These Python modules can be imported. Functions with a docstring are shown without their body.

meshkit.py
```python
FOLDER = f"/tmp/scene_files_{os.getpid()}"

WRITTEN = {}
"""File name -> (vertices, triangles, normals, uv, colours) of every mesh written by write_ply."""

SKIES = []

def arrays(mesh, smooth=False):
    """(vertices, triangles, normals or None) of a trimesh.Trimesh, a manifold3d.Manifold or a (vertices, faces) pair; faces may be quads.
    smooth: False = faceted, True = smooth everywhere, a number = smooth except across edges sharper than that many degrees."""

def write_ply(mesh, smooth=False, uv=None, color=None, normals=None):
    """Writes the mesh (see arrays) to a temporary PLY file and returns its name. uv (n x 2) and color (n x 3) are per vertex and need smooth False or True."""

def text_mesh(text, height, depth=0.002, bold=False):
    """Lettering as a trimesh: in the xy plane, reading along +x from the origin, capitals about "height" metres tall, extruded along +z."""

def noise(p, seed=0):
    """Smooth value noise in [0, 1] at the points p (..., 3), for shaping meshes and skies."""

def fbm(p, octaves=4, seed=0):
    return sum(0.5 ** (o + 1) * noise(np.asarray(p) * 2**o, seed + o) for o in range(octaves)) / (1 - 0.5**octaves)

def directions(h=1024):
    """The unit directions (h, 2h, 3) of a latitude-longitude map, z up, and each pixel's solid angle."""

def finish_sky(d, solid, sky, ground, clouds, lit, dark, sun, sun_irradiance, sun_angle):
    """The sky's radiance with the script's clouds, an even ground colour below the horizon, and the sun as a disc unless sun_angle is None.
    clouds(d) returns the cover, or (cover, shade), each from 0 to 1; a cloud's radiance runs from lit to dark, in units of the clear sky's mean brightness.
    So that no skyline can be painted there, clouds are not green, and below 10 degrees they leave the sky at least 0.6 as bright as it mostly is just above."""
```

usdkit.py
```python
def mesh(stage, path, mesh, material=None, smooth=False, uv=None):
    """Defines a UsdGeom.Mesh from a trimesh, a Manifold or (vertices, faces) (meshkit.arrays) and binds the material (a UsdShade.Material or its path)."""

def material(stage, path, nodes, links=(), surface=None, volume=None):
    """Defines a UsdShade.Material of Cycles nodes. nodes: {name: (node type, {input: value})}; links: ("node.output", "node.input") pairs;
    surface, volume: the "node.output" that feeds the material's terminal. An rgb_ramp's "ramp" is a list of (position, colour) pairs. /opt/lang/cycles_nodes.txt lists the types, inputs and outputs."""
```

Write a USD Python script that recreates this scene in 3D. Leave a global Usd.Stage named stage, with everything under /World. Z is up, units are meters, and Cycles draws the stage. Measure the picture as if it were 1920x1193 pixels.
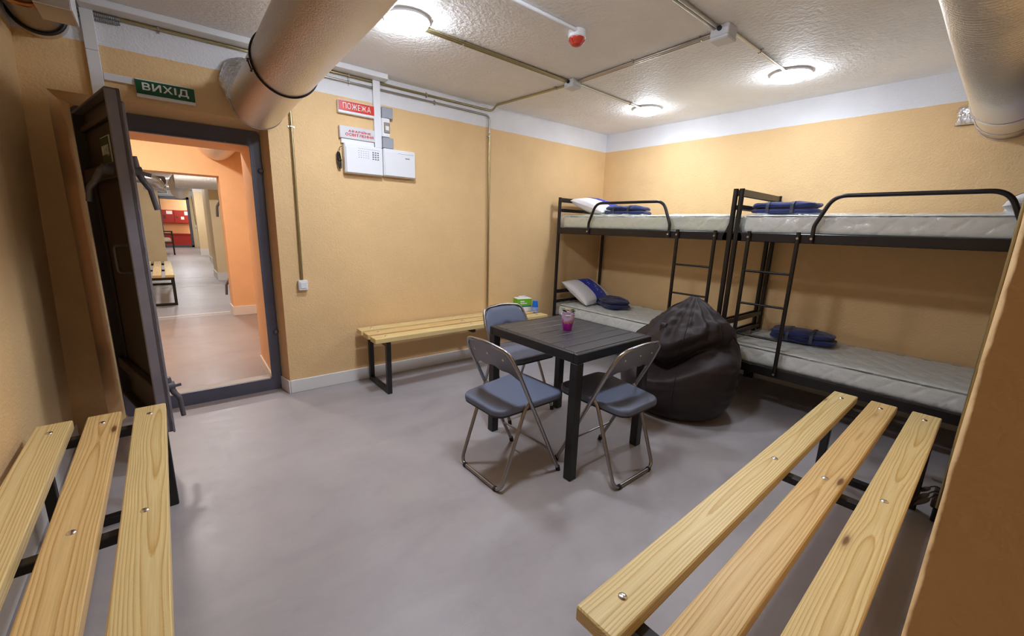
import math, random, numpy as np, trimesh, usdkit, meshkit
import manifold3d as m3
from shapely.geometry import Polygon, Point, box as sbox
from pxr import Usd, UsdGeom, UsdLux, Gf, Sdf

random.seed(7)
stage = Usd.Stage.CreateInMemory()
UsdGeom.SetStageUpAxis(stage, 'Z'); UsdGeom.SetStageMetersPerUnit(stage, 1.0)
UsdGeom.Xform.Define(stage, '/World')

# ------------------------------------------------------------------ camera and exposure
cam = UsdGeom.Camera.Define(stage, '/World/camera')
cam.CreateHorizontalApertureAttr(36.0); cam.CreateVerticalApertureAttr(36.0 * 1193 / 1920)
cam.CreateFocalLengthAttr(769.04 / 1920 * 36.0); cam.CreateClippingRangeAttr(Gf.Vec2f(0.02, 200))
EYE = np.array([0, 0, 1.37])
RGT = np.array([0.76748345, -0.64031428, 0.03109303]); DWN = np.array([-0.11362882, -0.18360948, -0.97640978]); FWD = np.array([0.63091809, 0.74584528, -0.21367539])
cam.AddTransformOp().Set(Gf.Matrix4d(*RGT, 0, *(-DWN), 0, *(-FWD), 0, *EYE, 1))
cam.CreateExposureAttr(0.0)
LAMP = 100.0          # radiance of the round ceiling lamps' diffusers
# ------------------------------------------------------------------ sky: none, a closed basement; the lamps are built with make_lamp() below
CEIL = 2.53; BAND = 2.325

# ------------------------------------------------------------------ materials
MAT = {}
def mat(name, nodes, links, surface='p.BSDF'):
    MAT[name] = usdkit.material(stage, '/World/Looks/' + name, nodes, links, surface=surface); return MAT[name]
def plain(name, col, rough=.5, metal=0., bump=None, spec=.5, var=None, coat=0., sheen=0.):
    n = {'p': ('principled_bsdf', {'base_color': col, 'roughness': rough, 'metallic': metal, 'specular_ior_level': spec, 'coat_weight': coat, 'sheen_weight': sheen})}; l = []
    n['g'] = ('geometry', {})
    if bump:
        sc, st, di = bump
        n['bn'] = ('noise_texture', {'scale': sc, 'detail': 3., 'roughness': .6}); n['b'] = ('bump', {'strength': st, 'distance': di})
        l += [('g.position', 'bn.vector'), ('bn.fac', 'b.height'), ('b.normal', 'p.normal')]
    if var:
        sc, col2 = var
        n['vn'] = ('noise_texture', {'scale': sc, 'detail': 4., 'roughness': .6}); n['vr'] = ('map_range', {'from_min': .35, 'from_max': .65, 'clamp': True})
        n['vm'] = ('mix', {'color1': col, 'color2': col2})
        l += [('g.position', 'vn.vector'), ('vn.fac', 'vr.value'), ('vr.result', 'vm.fac'), ('vm.color', 'p.base_color')]
    return mat(name, n, l)
def srgb(h):
    c = [int(h[i:i + 2], 16) / 255 for i in (0, 2, 4)]
    return tuple(x / 12.92 if x <= .04045 else ((x + .055) / 1.055) ** 2.4 for x in c)

def plaster(name, low, high, scale, strength, ymix=None):
    """rough rolled plaster, painted LOW up to the paint line and HIGH above it; past y = ymix the paint is another colour"""
    n = {'g': ('geometry', {}), 's': ('separate_xyz', {}), 'w': ('noise_texture', {'scale': 9., 'detail': 2.}), 'wa': ('math', {'math_type': 'multiply_add', 'value2': .008, 'value3': -.004}),
         'z': ('math', {'math_type': 'add'}), 'st': ('math', {'math_type': 'greater_than', 'value2': BAND}), 'm': ('mix', {'color1': low, 'color2': high}),
         'v': ('noise_texture', {'scale': 1.6, 'detail': 4., 'roughness': .65}), 'vr': ('map_range', {'from_min': .3, 'from_max': .7, 'to_min': .93, 'to_max': 1.04}),
         'vm': ('mix', {'mix_type': 'multiply', 'fac': 1.}), 'vc': ('combine_xyz', {}),
         'n1': ('noise_texture', {'scale': scale, 'detail': 3., 'roughness': .55, 'distortion': .3}), 'n2': ('noise_texture', {'scale': scale * .32, 'detail': 2.}), 'na': ('math', {'math_type': 'multiply_add', 'value2': .45}),
         'b': ('bump', {'strength': strength, 'distance': .007}), 'p': ('principled_bsdf', {'roughness': .62, 'specular_ior_level': .35})}
    l = [('g.position', 's.vector'), ('g.position', 'w.vector'), ('w.fac', 'wa.value1'), ('s.z', 'z.value1'), ('wa.value', 'z.value2'), ('z.value', 'st.value1'), ('st.value', 'm.fac'),
         ('g.position', 'v.vector'), ('v.fac', 'vr.value'), ('vr.result', 'vc.x'), ('vr.result', 'vc.y'), ('vr.result', 'vc.z'), ('vc.vector', 'vm.color2'),
         ('g.position', 'n1.vector'), ('g.position', 'n2.vector'), ('n2.fac', 'na.value1'), ('n1.fac', 'na.value3'), ('na.value', 'b.height'), ('b.normal', 'p.normal'), ('vm.color', 'p.base_color')]
    if ymix:
        n['ys'] = ('math', {'math_type': 'greater_than', 'value2': ymix[0]}); n['ym'] = ('mix', {'color2': ymix[1]})
        l += [('s.y', 'ys.value1'), ('ys.value', 'ym.fac'), ('m.color', 'ym.color1'), ('ym.color', 'vm.color1')]
    else:
        l += [('m.color', 'vm.color1')]
    return mat(name, n, l)
YEL = (.83, .565, .285); WHT = (.82, .82, .85); ORA = (.88, .55, .30)
plaster('wall_paint', YEL, WHT, 75., .55)
plaster('wall_paint_niche', YEL, WHT, 75., .55, (3.74, ORA))
plaster('pier_paint', YEL, WHT, 38., .5)
plaster('orange_paint', ORA, ORA, 75., .4)
plaster('ceiling_paint', (.88, .86, .84), (.88, .86, .84), 40., 1.)
plaster('corridor_paint', (.85, .66, .40), (.80, .80, .80), 60., .3)
def floor_mat(name, c1, c2, c3):
    n = {'g': ('geometry', {}), 'n1': ('noise_texture', {'scale': 1.1, 'detail': 5., 'roughness': .6, 'distortion': .6}), 'n2': ('noise_texture', {'scale': 7., 'detail': 5., 'roughness': .7}), 'mp': ('mapping', {'scale': (1., 2.2, 1.)}),
         'a': ('math', {'math_type': 'multiply_add', 'value2': .35}), 'r': ('rgb_ramp', {'ramp': [(.42, c1), (.66, c2), (.9, c3)]}),
         'n3': ('noise_texture', {'scale': 160., 'detail': 2.}), 'b': ('bump', {'strength': .12, 'distance': .002}), 'rr': ('map_range', {'from_min': .3, 'from_max': .8, 'to_min': .34, 'to_max': .5}),
         'p': ('principled_bsdf', {'specular_ior_level': .45})}
    l = [('g.position', 'mp.vector'), ('mp.vector', 'n1.vector'), ('g.position', 'n2.vector'), ('n2.fac', 'a.value1'), ('n1.fac', 'a.value3'), ('a.value', 'r.fac'), ('r.color', 'p.base_color'),
         ('g.position', 'n3.vector'), ('n3.fac', 'b.height'), ('b.normal', 'p.normal'), ('n2.fac', 'rr.value'), ('rr.result', 'p.roughness')]
    return mat(name, n, l)
floor_mat('floor_screed', (.335, .305, .318), (.385, .353, .362), (.435, .40, .40))
floor_mat('floor_screed_pink', (.27, .225, .205), (.31, .255, .23), (.34, .285, .26))

def pine(name, light, dark, wide=1.0, y0=.0, z0=-.05, seed=0.):
    """plain-sawn pine: growth rings round an axis under the board, wandering along it, fine fibre, a few knots; board axis = object x"""
    n = {'t': ('texture_coordinate', {}), 'o': ('object_info', {}), 'of': ('math', {'math_type': 'multiply_add', 'value2': 13., 'value3': seed}), 'oc': ('combine_xyz', {}), 'ad': ('vector_math', {'math_type': 'add'}),
         'mp': ('mapping', {'scale': (.55, 1., 1.)}), 'nz': ('noise_texture', {'scale': 1.7, 'detail': 2., 'roughness': .5}), 'ns': ('vector_math', {'math_type': 'multiply_add', 'vector2': (0, .06, .036), 'vector3': (0, -.03 - y0, -.018 - .485 - z0)}),
         'a2': ('vector_math', {'math_type': 'add'}), 'wv': ('wave_texture', {'wave_type': 'rings', 'rings_direction': 'x', 'profile': 'saw', 'scale': 62. / wide, 'distortion': .5, 'detail': 2., 'detail_scale': 4.}),
         'mf': ('mapping', {'scale': (3., 130., 130.)}), 'nf': ('noise_texture', {'scale': 1.6, 'detail': 3., 'roughness': .6}),
         'ra': ('rgb_ramp', {'ramp': [(0., light), (.35, light), (.72, tuple(.6 * a + .4 * b for a, b in zip(light, dark))), (.90, dark), (1., light)]}),
         'fr': ('map_range', {'from_min': .25, 'from_max': .75, 'to_min': .86, 'to_max': 1.08}), 'fc': ('combine_xyz', {}), 'mm': ('mix', {'mix_type': 'multiply', 'fac': 1.}),
         'mk': ('mapping', {'scale': (1.7, 7.5, .01)}), 'vk': ('voronoi_texture', {'scale': 1., 'randomness': 1.}), 'kr': ('rgb_ramp', {'ramp': [(0., (1, 1, 1)), (.045, (.9, .9, .9)), (.075, (.25, .25, .25)), (.13, (0, 0, 0))]}),
         'km': ('mix', {'color2': (.16, .06, .018)}), 'b': ('bump', {'strength': .1, 'distance': .002}), 'p': ('principled_bsdf', {'roughness': .42, 'specular_ior_level': .4, 'coat_weight': .15, 'coat_roughness': .3})}
    l = [('o.random', 'of.value1'), ('of.value', 'oc.x'), ('t.object', 'ad.vector1'), ('oc.vector', 'ad.vector2'), ('ad.vector', 'mp.vector'), ('mp.vector', 'nz.vector'), ('nz.color', 'ns.vector1'), ('t.object', 'a2.vector1'), ('ns.vector', 'a2.vector2'),
         ('a2.vector', 'wv.vector'), ('wv.fac', 'ra.fac'), ('ad.vector', 'mf.vector'), ('mf.vector', 'nf.vector'), ('nf.fac', 'fr.value'), ('fr.result', 'fc.x'), ('fr.result', 'fc.y'), ('fr.result', 'fc.z'),
         ('ra.color', 'mm.color1'), ('fc.vector', 'mm.color2'), ('ad.vector', 'mk.vector'), ('mk.vector', 'vk.vector'), ('vk.distance', 'kr.fac'), ('kr.color', 'km.fac'), ('mm.color', 'km.color1'), ('km.color', 'p.base_color'),
         ('nf.fac', 'b.height'), ('b.normal', 'p.normal')]
    return mat(name, n, l)
PL, PD = (.83, .645, .305), (.62, .385, .115)
for k, (yy, c1, c2) in enumerate([(-.157, PL, PD), (0., (.82, .575, .255), (.58, .32, .095)), (.157, (.84, .66, .32), PD)]):
    pine('pine_%s' % 'abc'[k], c1, c2, .9 + .25 * k, yy + .025 * (k - 1), (.075, .05, .03)[k], 3.7 * k)

plain('black_steel', (.012, .011, .012), .38, bump=(300, .08, .0005))
plain('bed_steel', (.013, .010, .010), .33, bump=(300, .08, .0005))
plain('table_frame', (.012, .012, .013), .42)
mat('table_slat', {'t': ('texture_coordinate', {}), 'm': ('mapping', {'scale': (3., 90., 90.)}), 'n': ('noise_texture', {'scale': 1.5, 'detail': 4., 'roughness': .6}), 'r': ('rgb_ramp', {'ramp': [(.3, (.026, .025, .030)), (.7, (.052, .050, .058))]}),
     'b': ('bump', {'strength': .35, 'distance': .002}), 'p': ('principled_bsdf', {'roughness': .36, 'specular_ior_level': .55})},
    [('t.object', 'm.vector'), ('m.vector', 'n.vector'), ('n.fac', 'r.fac'), ('r.color', 'p.base_color'), ('n.fac', 'b.height'), ('b.normal', 'p.normal')])
plain('chair_tube', (.36, .34, .33), .30, 1.0, bump=(500, .06, .0005))
plain('chair_vinyl', (.115, .135, .20), .46, bump=(700, .15, .0006), spec=.5)
plain('chair_vinyl_edge', (.02, .022, .03), .5)
plain('chair_back_panel', (.20, .19, .20), .38, .75)
plain('rubber', (.012, .012, .012), .7)
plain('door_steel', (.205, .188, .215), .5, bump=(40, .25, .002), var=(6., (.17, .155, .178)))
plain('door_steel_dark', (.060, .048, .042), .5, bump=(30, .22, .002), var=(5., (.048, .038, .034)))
plain('frame_steel', (.10, .10, .135), .42, bump=(45, .2, .002), var=(5., (.085, .085, .115)))
plain('lever_steel', (.125, .118, .135), .42, .2)
plain('white_plastic', (.80, .81, .84), .35)
plain('white_plastic_warm', (.78, .76, .73), .4)
plain('grey_plastic', (.33, .345, .39), .5)
plain('sill_concrete', (.52, .48, .43), .7, bump=(60, .3, .002))
plain('baseboard_white', (.80, .78, .77), .4)
plain('sign_green', (.004, .095, .035), .35); plain('sign_red', (.62, .035, .016), .35); plain('sign_pale', (.66, .64, .66), .4)
plain('letter_white', (.85, .85, .85), .5); plain('letter_red', (.55, .02, .03), .5); plain('letter_grey', (.16, .18, .22), .5)
plain('brass_pipe', (.42, .36, .20), .34, .9); plain('zinc_pipe', (.46, .43, .38), .33, .95); plain('sleeve', (.30, .30, .30), .5, .6, bump=(250, .8, .002))
plain('bolt_steel', (.72, .70, .68), .25, 1.)
plain('black_cord', (.01, .01, .01), .45)
plain('smoked', (.33, .29, .235), .2)
plain('detector_red', (.50, .045, .02), .35)
plain('bag_fabric', (.026, .0165, .016), .55, bump=(22, .3, .006), spec=.3, var=(3., (.022, .014, .014)), sheen=.04)
plain('mattress_fabric', (.84, .86, .82), .75, bump=(260, .15, .0008))
plain('mattress_green', (.83, .87, .66), .75, bump=(260, .15, .0008))
plain('piping', (.12, .13, .12), .7)
plain('blanket_navy', (.016, .028, .135), .9, bump=(300, .5, .0015), sheen=.25, var=(5., (.012, .02, .10)))
plain('strap_grey', (.06, .065, .09), .7)
plain('pillow_white', (.80, .79, .82), .55, bump=(35, .35, .004)); plain('pillow_blue', (.018, .055, .52), .4, bump=(40, .2, .003))
plain('cup_blue', (.01, .16, .70), .35); plain('cup_pale', (.42, .60, .80), .35)
plain('carton_white', (.82, .82, .80), .55); plain('carton_green', (.16, .48, .02), .5); plain('carton_blue', (.02, .12, .30), .5)
plain('bottle_blue', (.02, .10, .45), .25); plain('bottle_clear', (.55, .60, .68), .15)
plain('soil', (.03, .02, .012), .9); plain('leaf', (.05, .10, .02), .55); plain('petal', (.55, .25, .12), .6); plain('petal_pale', (.62, .48, .36), .6)
plain('cabinet_red', (.33, .016, .009), .4); plain('cabinet_dark', (.10, .03, .015), .5); plain('paper', (.85, .84, .83), .6)
plain('pot_brown', (.05, .031, .017), .5); plain('leaf_dark', (.018, .012, .009), .5)
plain('fabric_beige', (.55, .42, .30), .8)
mat('pot_print', {'g': ('geometry', {}), 's': ('separate_xyz', {}), 'n': ('noise_texture', {'scale': 26., 'detail': 2., 'distortion': 1.}), 'a': ('math', {'math_type': 'multiply_add', 'value2': .075}), 'q': ('map_range', {'from_min': .775, 'from_max': .915}),
     'r': ('rgb_ramp', {'ramp': [(0., (.20, .005, .16)), (.3, (.36, .01, .28)), (.40, (.45, .03, .32)), (.46, (.55, .24, .05)), (.52, (.50, .20, .42)), (.62, (.66, .50, .66)), (.9, (.62, .42, .60)), (.95, (.36, .06, .22)), (1., (.75, .6, .72))]}), 'p': ('principled_bsdf', {'roughness': .25})},
    [('g.position', 's.vector'), ('g.position', 'n.vector'), ('n.fac', 'a.value1'), ('s.z', 'a.value3'), ('a.value', 'q.value'), ('q.result', 'r.fac'), ('r.color', 'p.base_color')])
def foil(name, col, rough, scale, strength, scale2=6., s2=.25, metal=1.):
    mat(name, {'t': ('texture_coordinate', {}), 'n': ('noise_texture', {'scale': scale, 'detail': 2., 'roughness': .6}), 'n2': ('noise_texture', {'scale': scale2, 'detail': 3.}), 'a': ('math', {'math_type': 'multiply_add', 'value2': s2 * 8}),
               'b': ('bump', {'strength': strength, 'distance': .0036}), 'p': ('principled_bsdf', {'base_color': col, 'metallic': metal, 'roughness': rough})},
        [('t.object', 'n.vector'), ('t.object', 'n2.vector'), ('n2.fac', 'a.value1'), ('n.fac', 'a.value3'), ('a.value', 'b.height'), ('b.normal', 'p.normal')])
foil('duct_foil', (.72, .68, .64), .36, 150., 1.0, 3., .2)
foil('duct_sheet', (.66, .63, .61), .30, 300., .2, 4., .2)
foil('duct_wrap', (.76, .71, .64), .44, 150., .9, 5., .2, .85)
foil('foil_crumpled', (.80, .80, .82), .25, 60., 1., 25., 1.)
foil('duct_dark', (.30, .25, .20), .28, 200., .15, 3., .2)
foil('tape_orange', (.55, .25, .10), .4, 60., .6, 20., .6)
mat('lamp_glow', {'e': ('emission', {'color': (.87, .95, 1.08), 'strength': LAMP * .84})}, [], 'e.emission')
mat('lamp_glow_near', {'e': ('emission', {'color': (.87, .95, 1.08), 'strength': LAMP * 1.42})}, [], 'e.emission')
mat('lamp_glow_hall', {'e': ('emission', {'color': (1.0, .94, .86), 'strength': LAMP * 2.8})}, [], 'e.emission')
mat('lamp_glow_corridor', {'e': ('emission', {'color': (.95, .97, 1.0), 'strength': LAMP * 2.9})}, [], 'e.emission')
def film(name, lo, hi):
    mat(name, {'t': ('texture_coordinate', {}), 'n': ('noise_texture', {'scale': 7., 'detail': 4., 'roughness': .6, 'distortion': 1.2}), 'r': ('map_range', {'from_min': .35, 'from_max': .75, 'to_min': lo, 'to_max': hi, 'clamp': True}),
               'n2': ('noise_texture', {'scale': 14., 'detail': 3., 'distortion': 2.}), 'b': ('bump', {'strength': .9, 'distance': .012}),
               'tr': ('transparent_bsdf', {'color': (.99, .99, .99)}), 'p': ('principled_bsdf', {'base_color': (.92, .94, .95), 'roughness': .09, 'specular_ior_level': 1.}), 'm': ('mix_closure', {}),
               'gl': ('glossy_bsdf', {'color': (1, 1, 1), 'roughness': .09}), 'm2': ('mix_closure', {'fac': .05})},
        [('t.object', 'n.vector'), ('n.fac', 'r.value'), ('r.result', 'm.fac'), ('tr.BSDF', 'm2.closure1'), ('gl.BSDF', 'm2.closure2'), ('m2.closure', 'm.closure1'), ('p.BSDF', 'm.closure2'),
         ('t.object', 'n2.vector'), ('n2.fac', 'b.height'), ('b.normal', 'p.normal'), ('b.normal', 'gl.normal')], 'm.closure')
film('plastic_film', .04, .40)
film('plastic_film_milky', .2, .62)

# ------------------------------------------------------------------ mesh helpers
def rotz(a): c, s = math.cos(a), math.sin(a); return np.array([[c, -s, 0], [s, c, 0], [0, 0, 1.]])
class B:
    """collects triangles for one mesh"""
    def __init__(s): s.v, s.f, s.n = [], [], 0
    def add(s, v, f):
        v = np.asarray(v, float); f = np.asarray(f, int)
        if f.shape[1] == 4: f = np.vstack([f[:, [0, 1, 2]], f[:, [0, 2, 3]]])
        s.v.append(v); s.f.append(f + s.n); s.n += len(v); return s
    def mesh(s): return np.vstack(s.v), np.vstack(s.f)
    def tri(s, m, T=None):
        v = np.array(m.vertices)
        if T is not None: v = v @ np.asarray(T)[:3, :3].T + np.asarray(T)[:3, 3]
        return s.add(v, m.faces)
    def box(s, lo, hi, ch=0., R=None, at=None):
        lo, hi = np.minimum(lo, hi).astype(float), np.maximum(lo, hi).astype(float)
        if ch <= 0:
            v = np.array([[x, y, z] for x in (0, 1) for y in (0, 1) for z in (0, 1)], float) * (hi - lo) + lo
            f = [[0, 1, 3, 2], [4, 6, 7, 5], [0, 4, 5, 1], [2, 3, 7, 6], [0, 2, 6, 4], [1, 5, 7, 3]]
        else:
            ch = min(ch, .49 * (hi - lo).min()); pts = []
            for sx in (0, 1):
                for sy in (0, 1):
                    for sz in (0, 1):
                        c = np.where([sx, sy, sz], hi, lo); d = np.where([sx, sy, sz], -ch, ch)
                        for k in range(3):
                            q = c + d; q[k] = c[k]; pts.append(q)
            h = trimesh.Trimesh(pts, process=False).convex_hull if False else trimesh.convex.convex_hull(np.array(pts)); v, f = np.array(h.vertices), np.array(h.faces)
        if R is not None: v = v @ np.asarray(R).T
        if at is not None: v = v + at
        return s.add(v, f)
    def tube(s, pts, r, n=10, closed=False, caps=True, ry=None):
        p = np.asarray(pts, float); m = len(p); r = np.broadcast_to(np.asarray(r, float), (m,))
        t = np.roll(p, -1, 0) - np.roll(p, 1, 0)
        if not closed: t[0], t[-1] = p[1] - p[0], p[-1] - p[-2]
        t /= np.linalg.norm(t, axis=1, keepdims=True)
        a = np.cross(t[0], [0, 0, 1.] if abs(t[0][2]) < .9 else [1., 0, 0]); a /= np.linalg.norm(a); A = []
        for k in range(m):
            a = a - t[k] * (a @ t[k]); a /= np.linalg.norm(a); A.append(a)
        A = np.array(A); C = np.cross(t, A); th = np.arange(n) * 2 * math.pi / n
        v = (p[:, None] + r[:, None, None] * (np.cos(th)[None, :, None] * A[:, None] + np.sin(th)[None, :, None] * C[:, None] * (1 if ry is None else ry))).reshape(-1, 3); f = []
        for k in range(m if closed else m - 1):
            k2 = (k + 1) % m
            for j in range(n): f.append([k * n + j, k * n + (j + 1) % n, k2 * n + (j + 1) % n, k2 * n + j])
        f = [q for a, b, c, d in f for q in ([a, b, c], [a, c, d])]
        if caps and not closed:
            f += [[0, j + 1, j] for j in range(1, n - 1)] + [[(m - 1) * n, (m - 1) * n + j, (m - 1) * n + j + 1] for j in range(1, n - 1)]
        return s.add(v, f)
    def bar(s, p0, p1, w, h, up=(0, 0, 1), ch=.0):
        """square section bar from p0 to p1, w across, h along up"""
        p0, p1 = np.array(p0, float), np.array(p1, float); t = p1 - p0; L = np.linalg.norm(t); t /= L
        u = np.array(up, float); u = u - t * (u @ t); u /= np.linalg.norm(u); a = np.cross(u, t)
        return s.box([-L / 2, -w / 2, -h / 2], [L / 2, w / 2, h / 2], ch, np.stack([t, a, u], 1), (p0 + p1) / 2)
    def lathe(s, prof, at=(0, 0, 0), n=32, axis='z', start=0.):
        pr = np.asarray(prof, float); m = len(pr); th = np.arange(n) * 2 * math.pi / n + start
        v = np.stack([pr[:, None, 0] * np.cos(th), pr[:, None, 0] * np.sin(th), np.broadcast_to(pr[:, None, 1], (m, n))], -1).reshape(-1, 3)
        if axis == 'y': v = v[:, [0, 2, 1]] * [1, 1, -1]
        if axis == '-y': v = v[:, [0, 2, 1]] * [1, -1, 1]
        if axis == 'x': v = v[:, [2, 0, 1]]
        if axis == '-z': v = v * [1, -1, -1]
        f = []
        for k in range(m - 1):
            for j in range(n): f.append([k * n + j, k * n + (j + 1) % n, (k + 1) * n + (j + 1) % n, (k + 1) * n + j])
        return s.add(v + np.array(at), f)
    def grid(s, P, flip=False, wrap=False):
        """P (m, n, 3) as a sheet"""
        P = np.asarray(P, float); m, n = P.shape[:2]; f = []
        for i in range(m - 1):
            for j in range(n if wrap else n - 1):
                q = [i * n + j, i * n + (j + 1) % n, (i + 1) * n + (j + 1) % n, (i + 1) * n + j]; f.append(q[::-1] if flip else q)
        return s.add(P.reshape(-1, 3), f)
    def prism(s, poly, z0, z1, T=None):
        m = trimesh.creation.extrude_polygon(poly if not isinstance(poly, list) else Polygon(poly), z1 - z0, engine='earcut'); m.apply_translation([0, 0, z0]); return s.tri(m, T)
def fillet(pts, r, n=6, closed=False):
    p = [np.array(q, float) for q in pts]; out = []; m = len(p)
    for i in range(m):
        if not closed and i in (0, m - 1): out.append(p[i]); continue
        a, b, c = p[i - 1], p[i], p[(i + 1) % m]; rr = r[i] if isinstance(r, (list, tuple)) else r
        da, dc = a - b, c - b; la, lc = np.linalg.norm(da), np.linalg.norm(dc); da /= la; dc /= lc
        ang = math.acos(np.clip(da @ dc, -1, 1)); d = min(rr / math.tan(ang / 2), .49 * la, .49 * lc); A, C = b + da * d, b + dc * d
        for k in range(n + 1):
            t = k / n; out.append((1 - t) ** 2 * A + 2 * t * (1 - t) * b + t * t * C)
    return np.array(out)
def hull(pts): h = trimesh.convex.convex_hull(np.array(pts, float)); return h
def mf(b):
    v, f = b.mesh() if isinstance(b, B) else (np.array(b.vertices), np.array(b.faces))
    return m3.Manifold(m3.Mesh(np.ascontiguousarray(v, np.float32), np.ascontiguousarray(f, np.uint32)))
def mfbox(lo, hi): return m3.Manifold.cube([float(b - a) for a, b in zip(lo, hi)]).translate([float(x) for x in lo])

# ------------------------------------------------------------------ stage helpers
USED = {}
def path_for(name, parent):
    base = (parent.GetPath().pathString if parent is not None else '/World') + '/' + name
    k = USED.get(base, 0); USED[base] = k + 1
    return base if k == 0 else '%s_%03d' % (base, k)
def tag(o, label=None, cat=None, group=None, kind=None):
    p = o.GetPrim() if hasattr(o, 'GetPrim') else o
    for k, x in (('label', label), ('category', cat), ('group', group), ('kind', kind)):
        if x: p.SetCustomDataByKey(k, x)
    return p
def obj(name, mesh, m, parent=None, smooth=32, **kw):
    if isinstance(mesh, B): mesh = mesh.mesh()
    return tag(usdkit.mesh(stage, path_for(name, parent), mesh, MAT[m], smooth=smooth), **kw)
def thing(name, label, cat, loc=(0, 0, 0), rz=0., group=None, kind=None):
    x = UsdGeom.Xform.Define(stage, path_for(name, None)); x.AddTranslateOp().Set(Gf.Vec3d(*map(float, loc))); x.AddRotateZOp().Set(float(math.degrees(rz)))
    return tag(x, label, cat, group, kind)
def dup(root, label, loc, rz=0., group=None):
    was = root.GetCustomData(); r = thing(root.GetName().rstrip('0123456789').rstrip('_'), label, was['category'], loc, rz, group or was.get('group'))
    r.GetReferences().AddInternalReference(root.GetPath()); r.SetInstanceable(True); return r
def struct(name, mesh, m, smooth=False, parent=None, label=None):
    return obj(name, mesh, m, parent, smooth, kind='structure', label=label)
def text(t, width, height, depth=.0015, bold=True):
    """lettering centred at the origin in the x-z plane, facing -y, fitted to width x height"""
    vs, fs, x, n = [], [], 0., 0
    for c in t:
        if c == 'І': bx_ = B().box([0, 0, 0], [.021 if bold else .0145, .1, .002]); v, f = bx_.mesh()     # a plain stroke, no serifs
        else: m = meshkit.text_mesh(c, .1, .002, bold=bold); v, f = np.array(m.vertices), np.array(m.faces)
        v = v - [v[:, 0].min() - x, 0, 0]; x = v[:, 0].max() + (.016 if bold else .020); vs.append(v); fs.append(f + n); n += len(v)
    v, f = np.vstack(vs), np.vstack(fs); lo, hi = v.min(0), v.max(0)
    v = (v - [(lo[0] + hi[0]) / 2, (lo[1] + hi[1]) / 2, 0]) * [width / (hi[0] - lo[0]), height / (hi[1] - lo[1]), depth / .002]
    return np.stack([v[:, 0], -v[:, 2], v[:, 1]], 1), f

# back wall frame: x along the wall, -y towards the room
WA = -.0264
def W(x, off=0., z=0.):
    """world point on the back wall's face at world x, off metres into the room"""
    return np.array([x, 3.54 + WA * (x - .644) - off, z])

# ================================================================== LARGE STRUCTURE
b = B().box([-1.2, -1.6, -.1], [4.9, 3.62, 0]); struct('floor', b, 'floor_screed')
b = B().box([-1.2, -1.6, CEIL], [4.9, 3.75, CEIL + .12]); struct('ceiling', b, 'ceiling_paint')
# back wall with the door niche and the opening through its thickness
o0 = np.array([.644, 3.54, 0.])
wall = mfbox((-1.85, 0, 0), (4.2, .91, 2.65))
niche = mf(hull([(x, y, z) for x, y, z in [(-1.052, -.01, -.1), (.018, -.01, -.1), (-.984, .165, -.1), (-.016, .165, -.1), (-1.052, -.01, 2.048), (.018, -.01, 2.048), (-.984, .165, 2.008), (-.016, .165, 2.008)]]))
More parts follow.
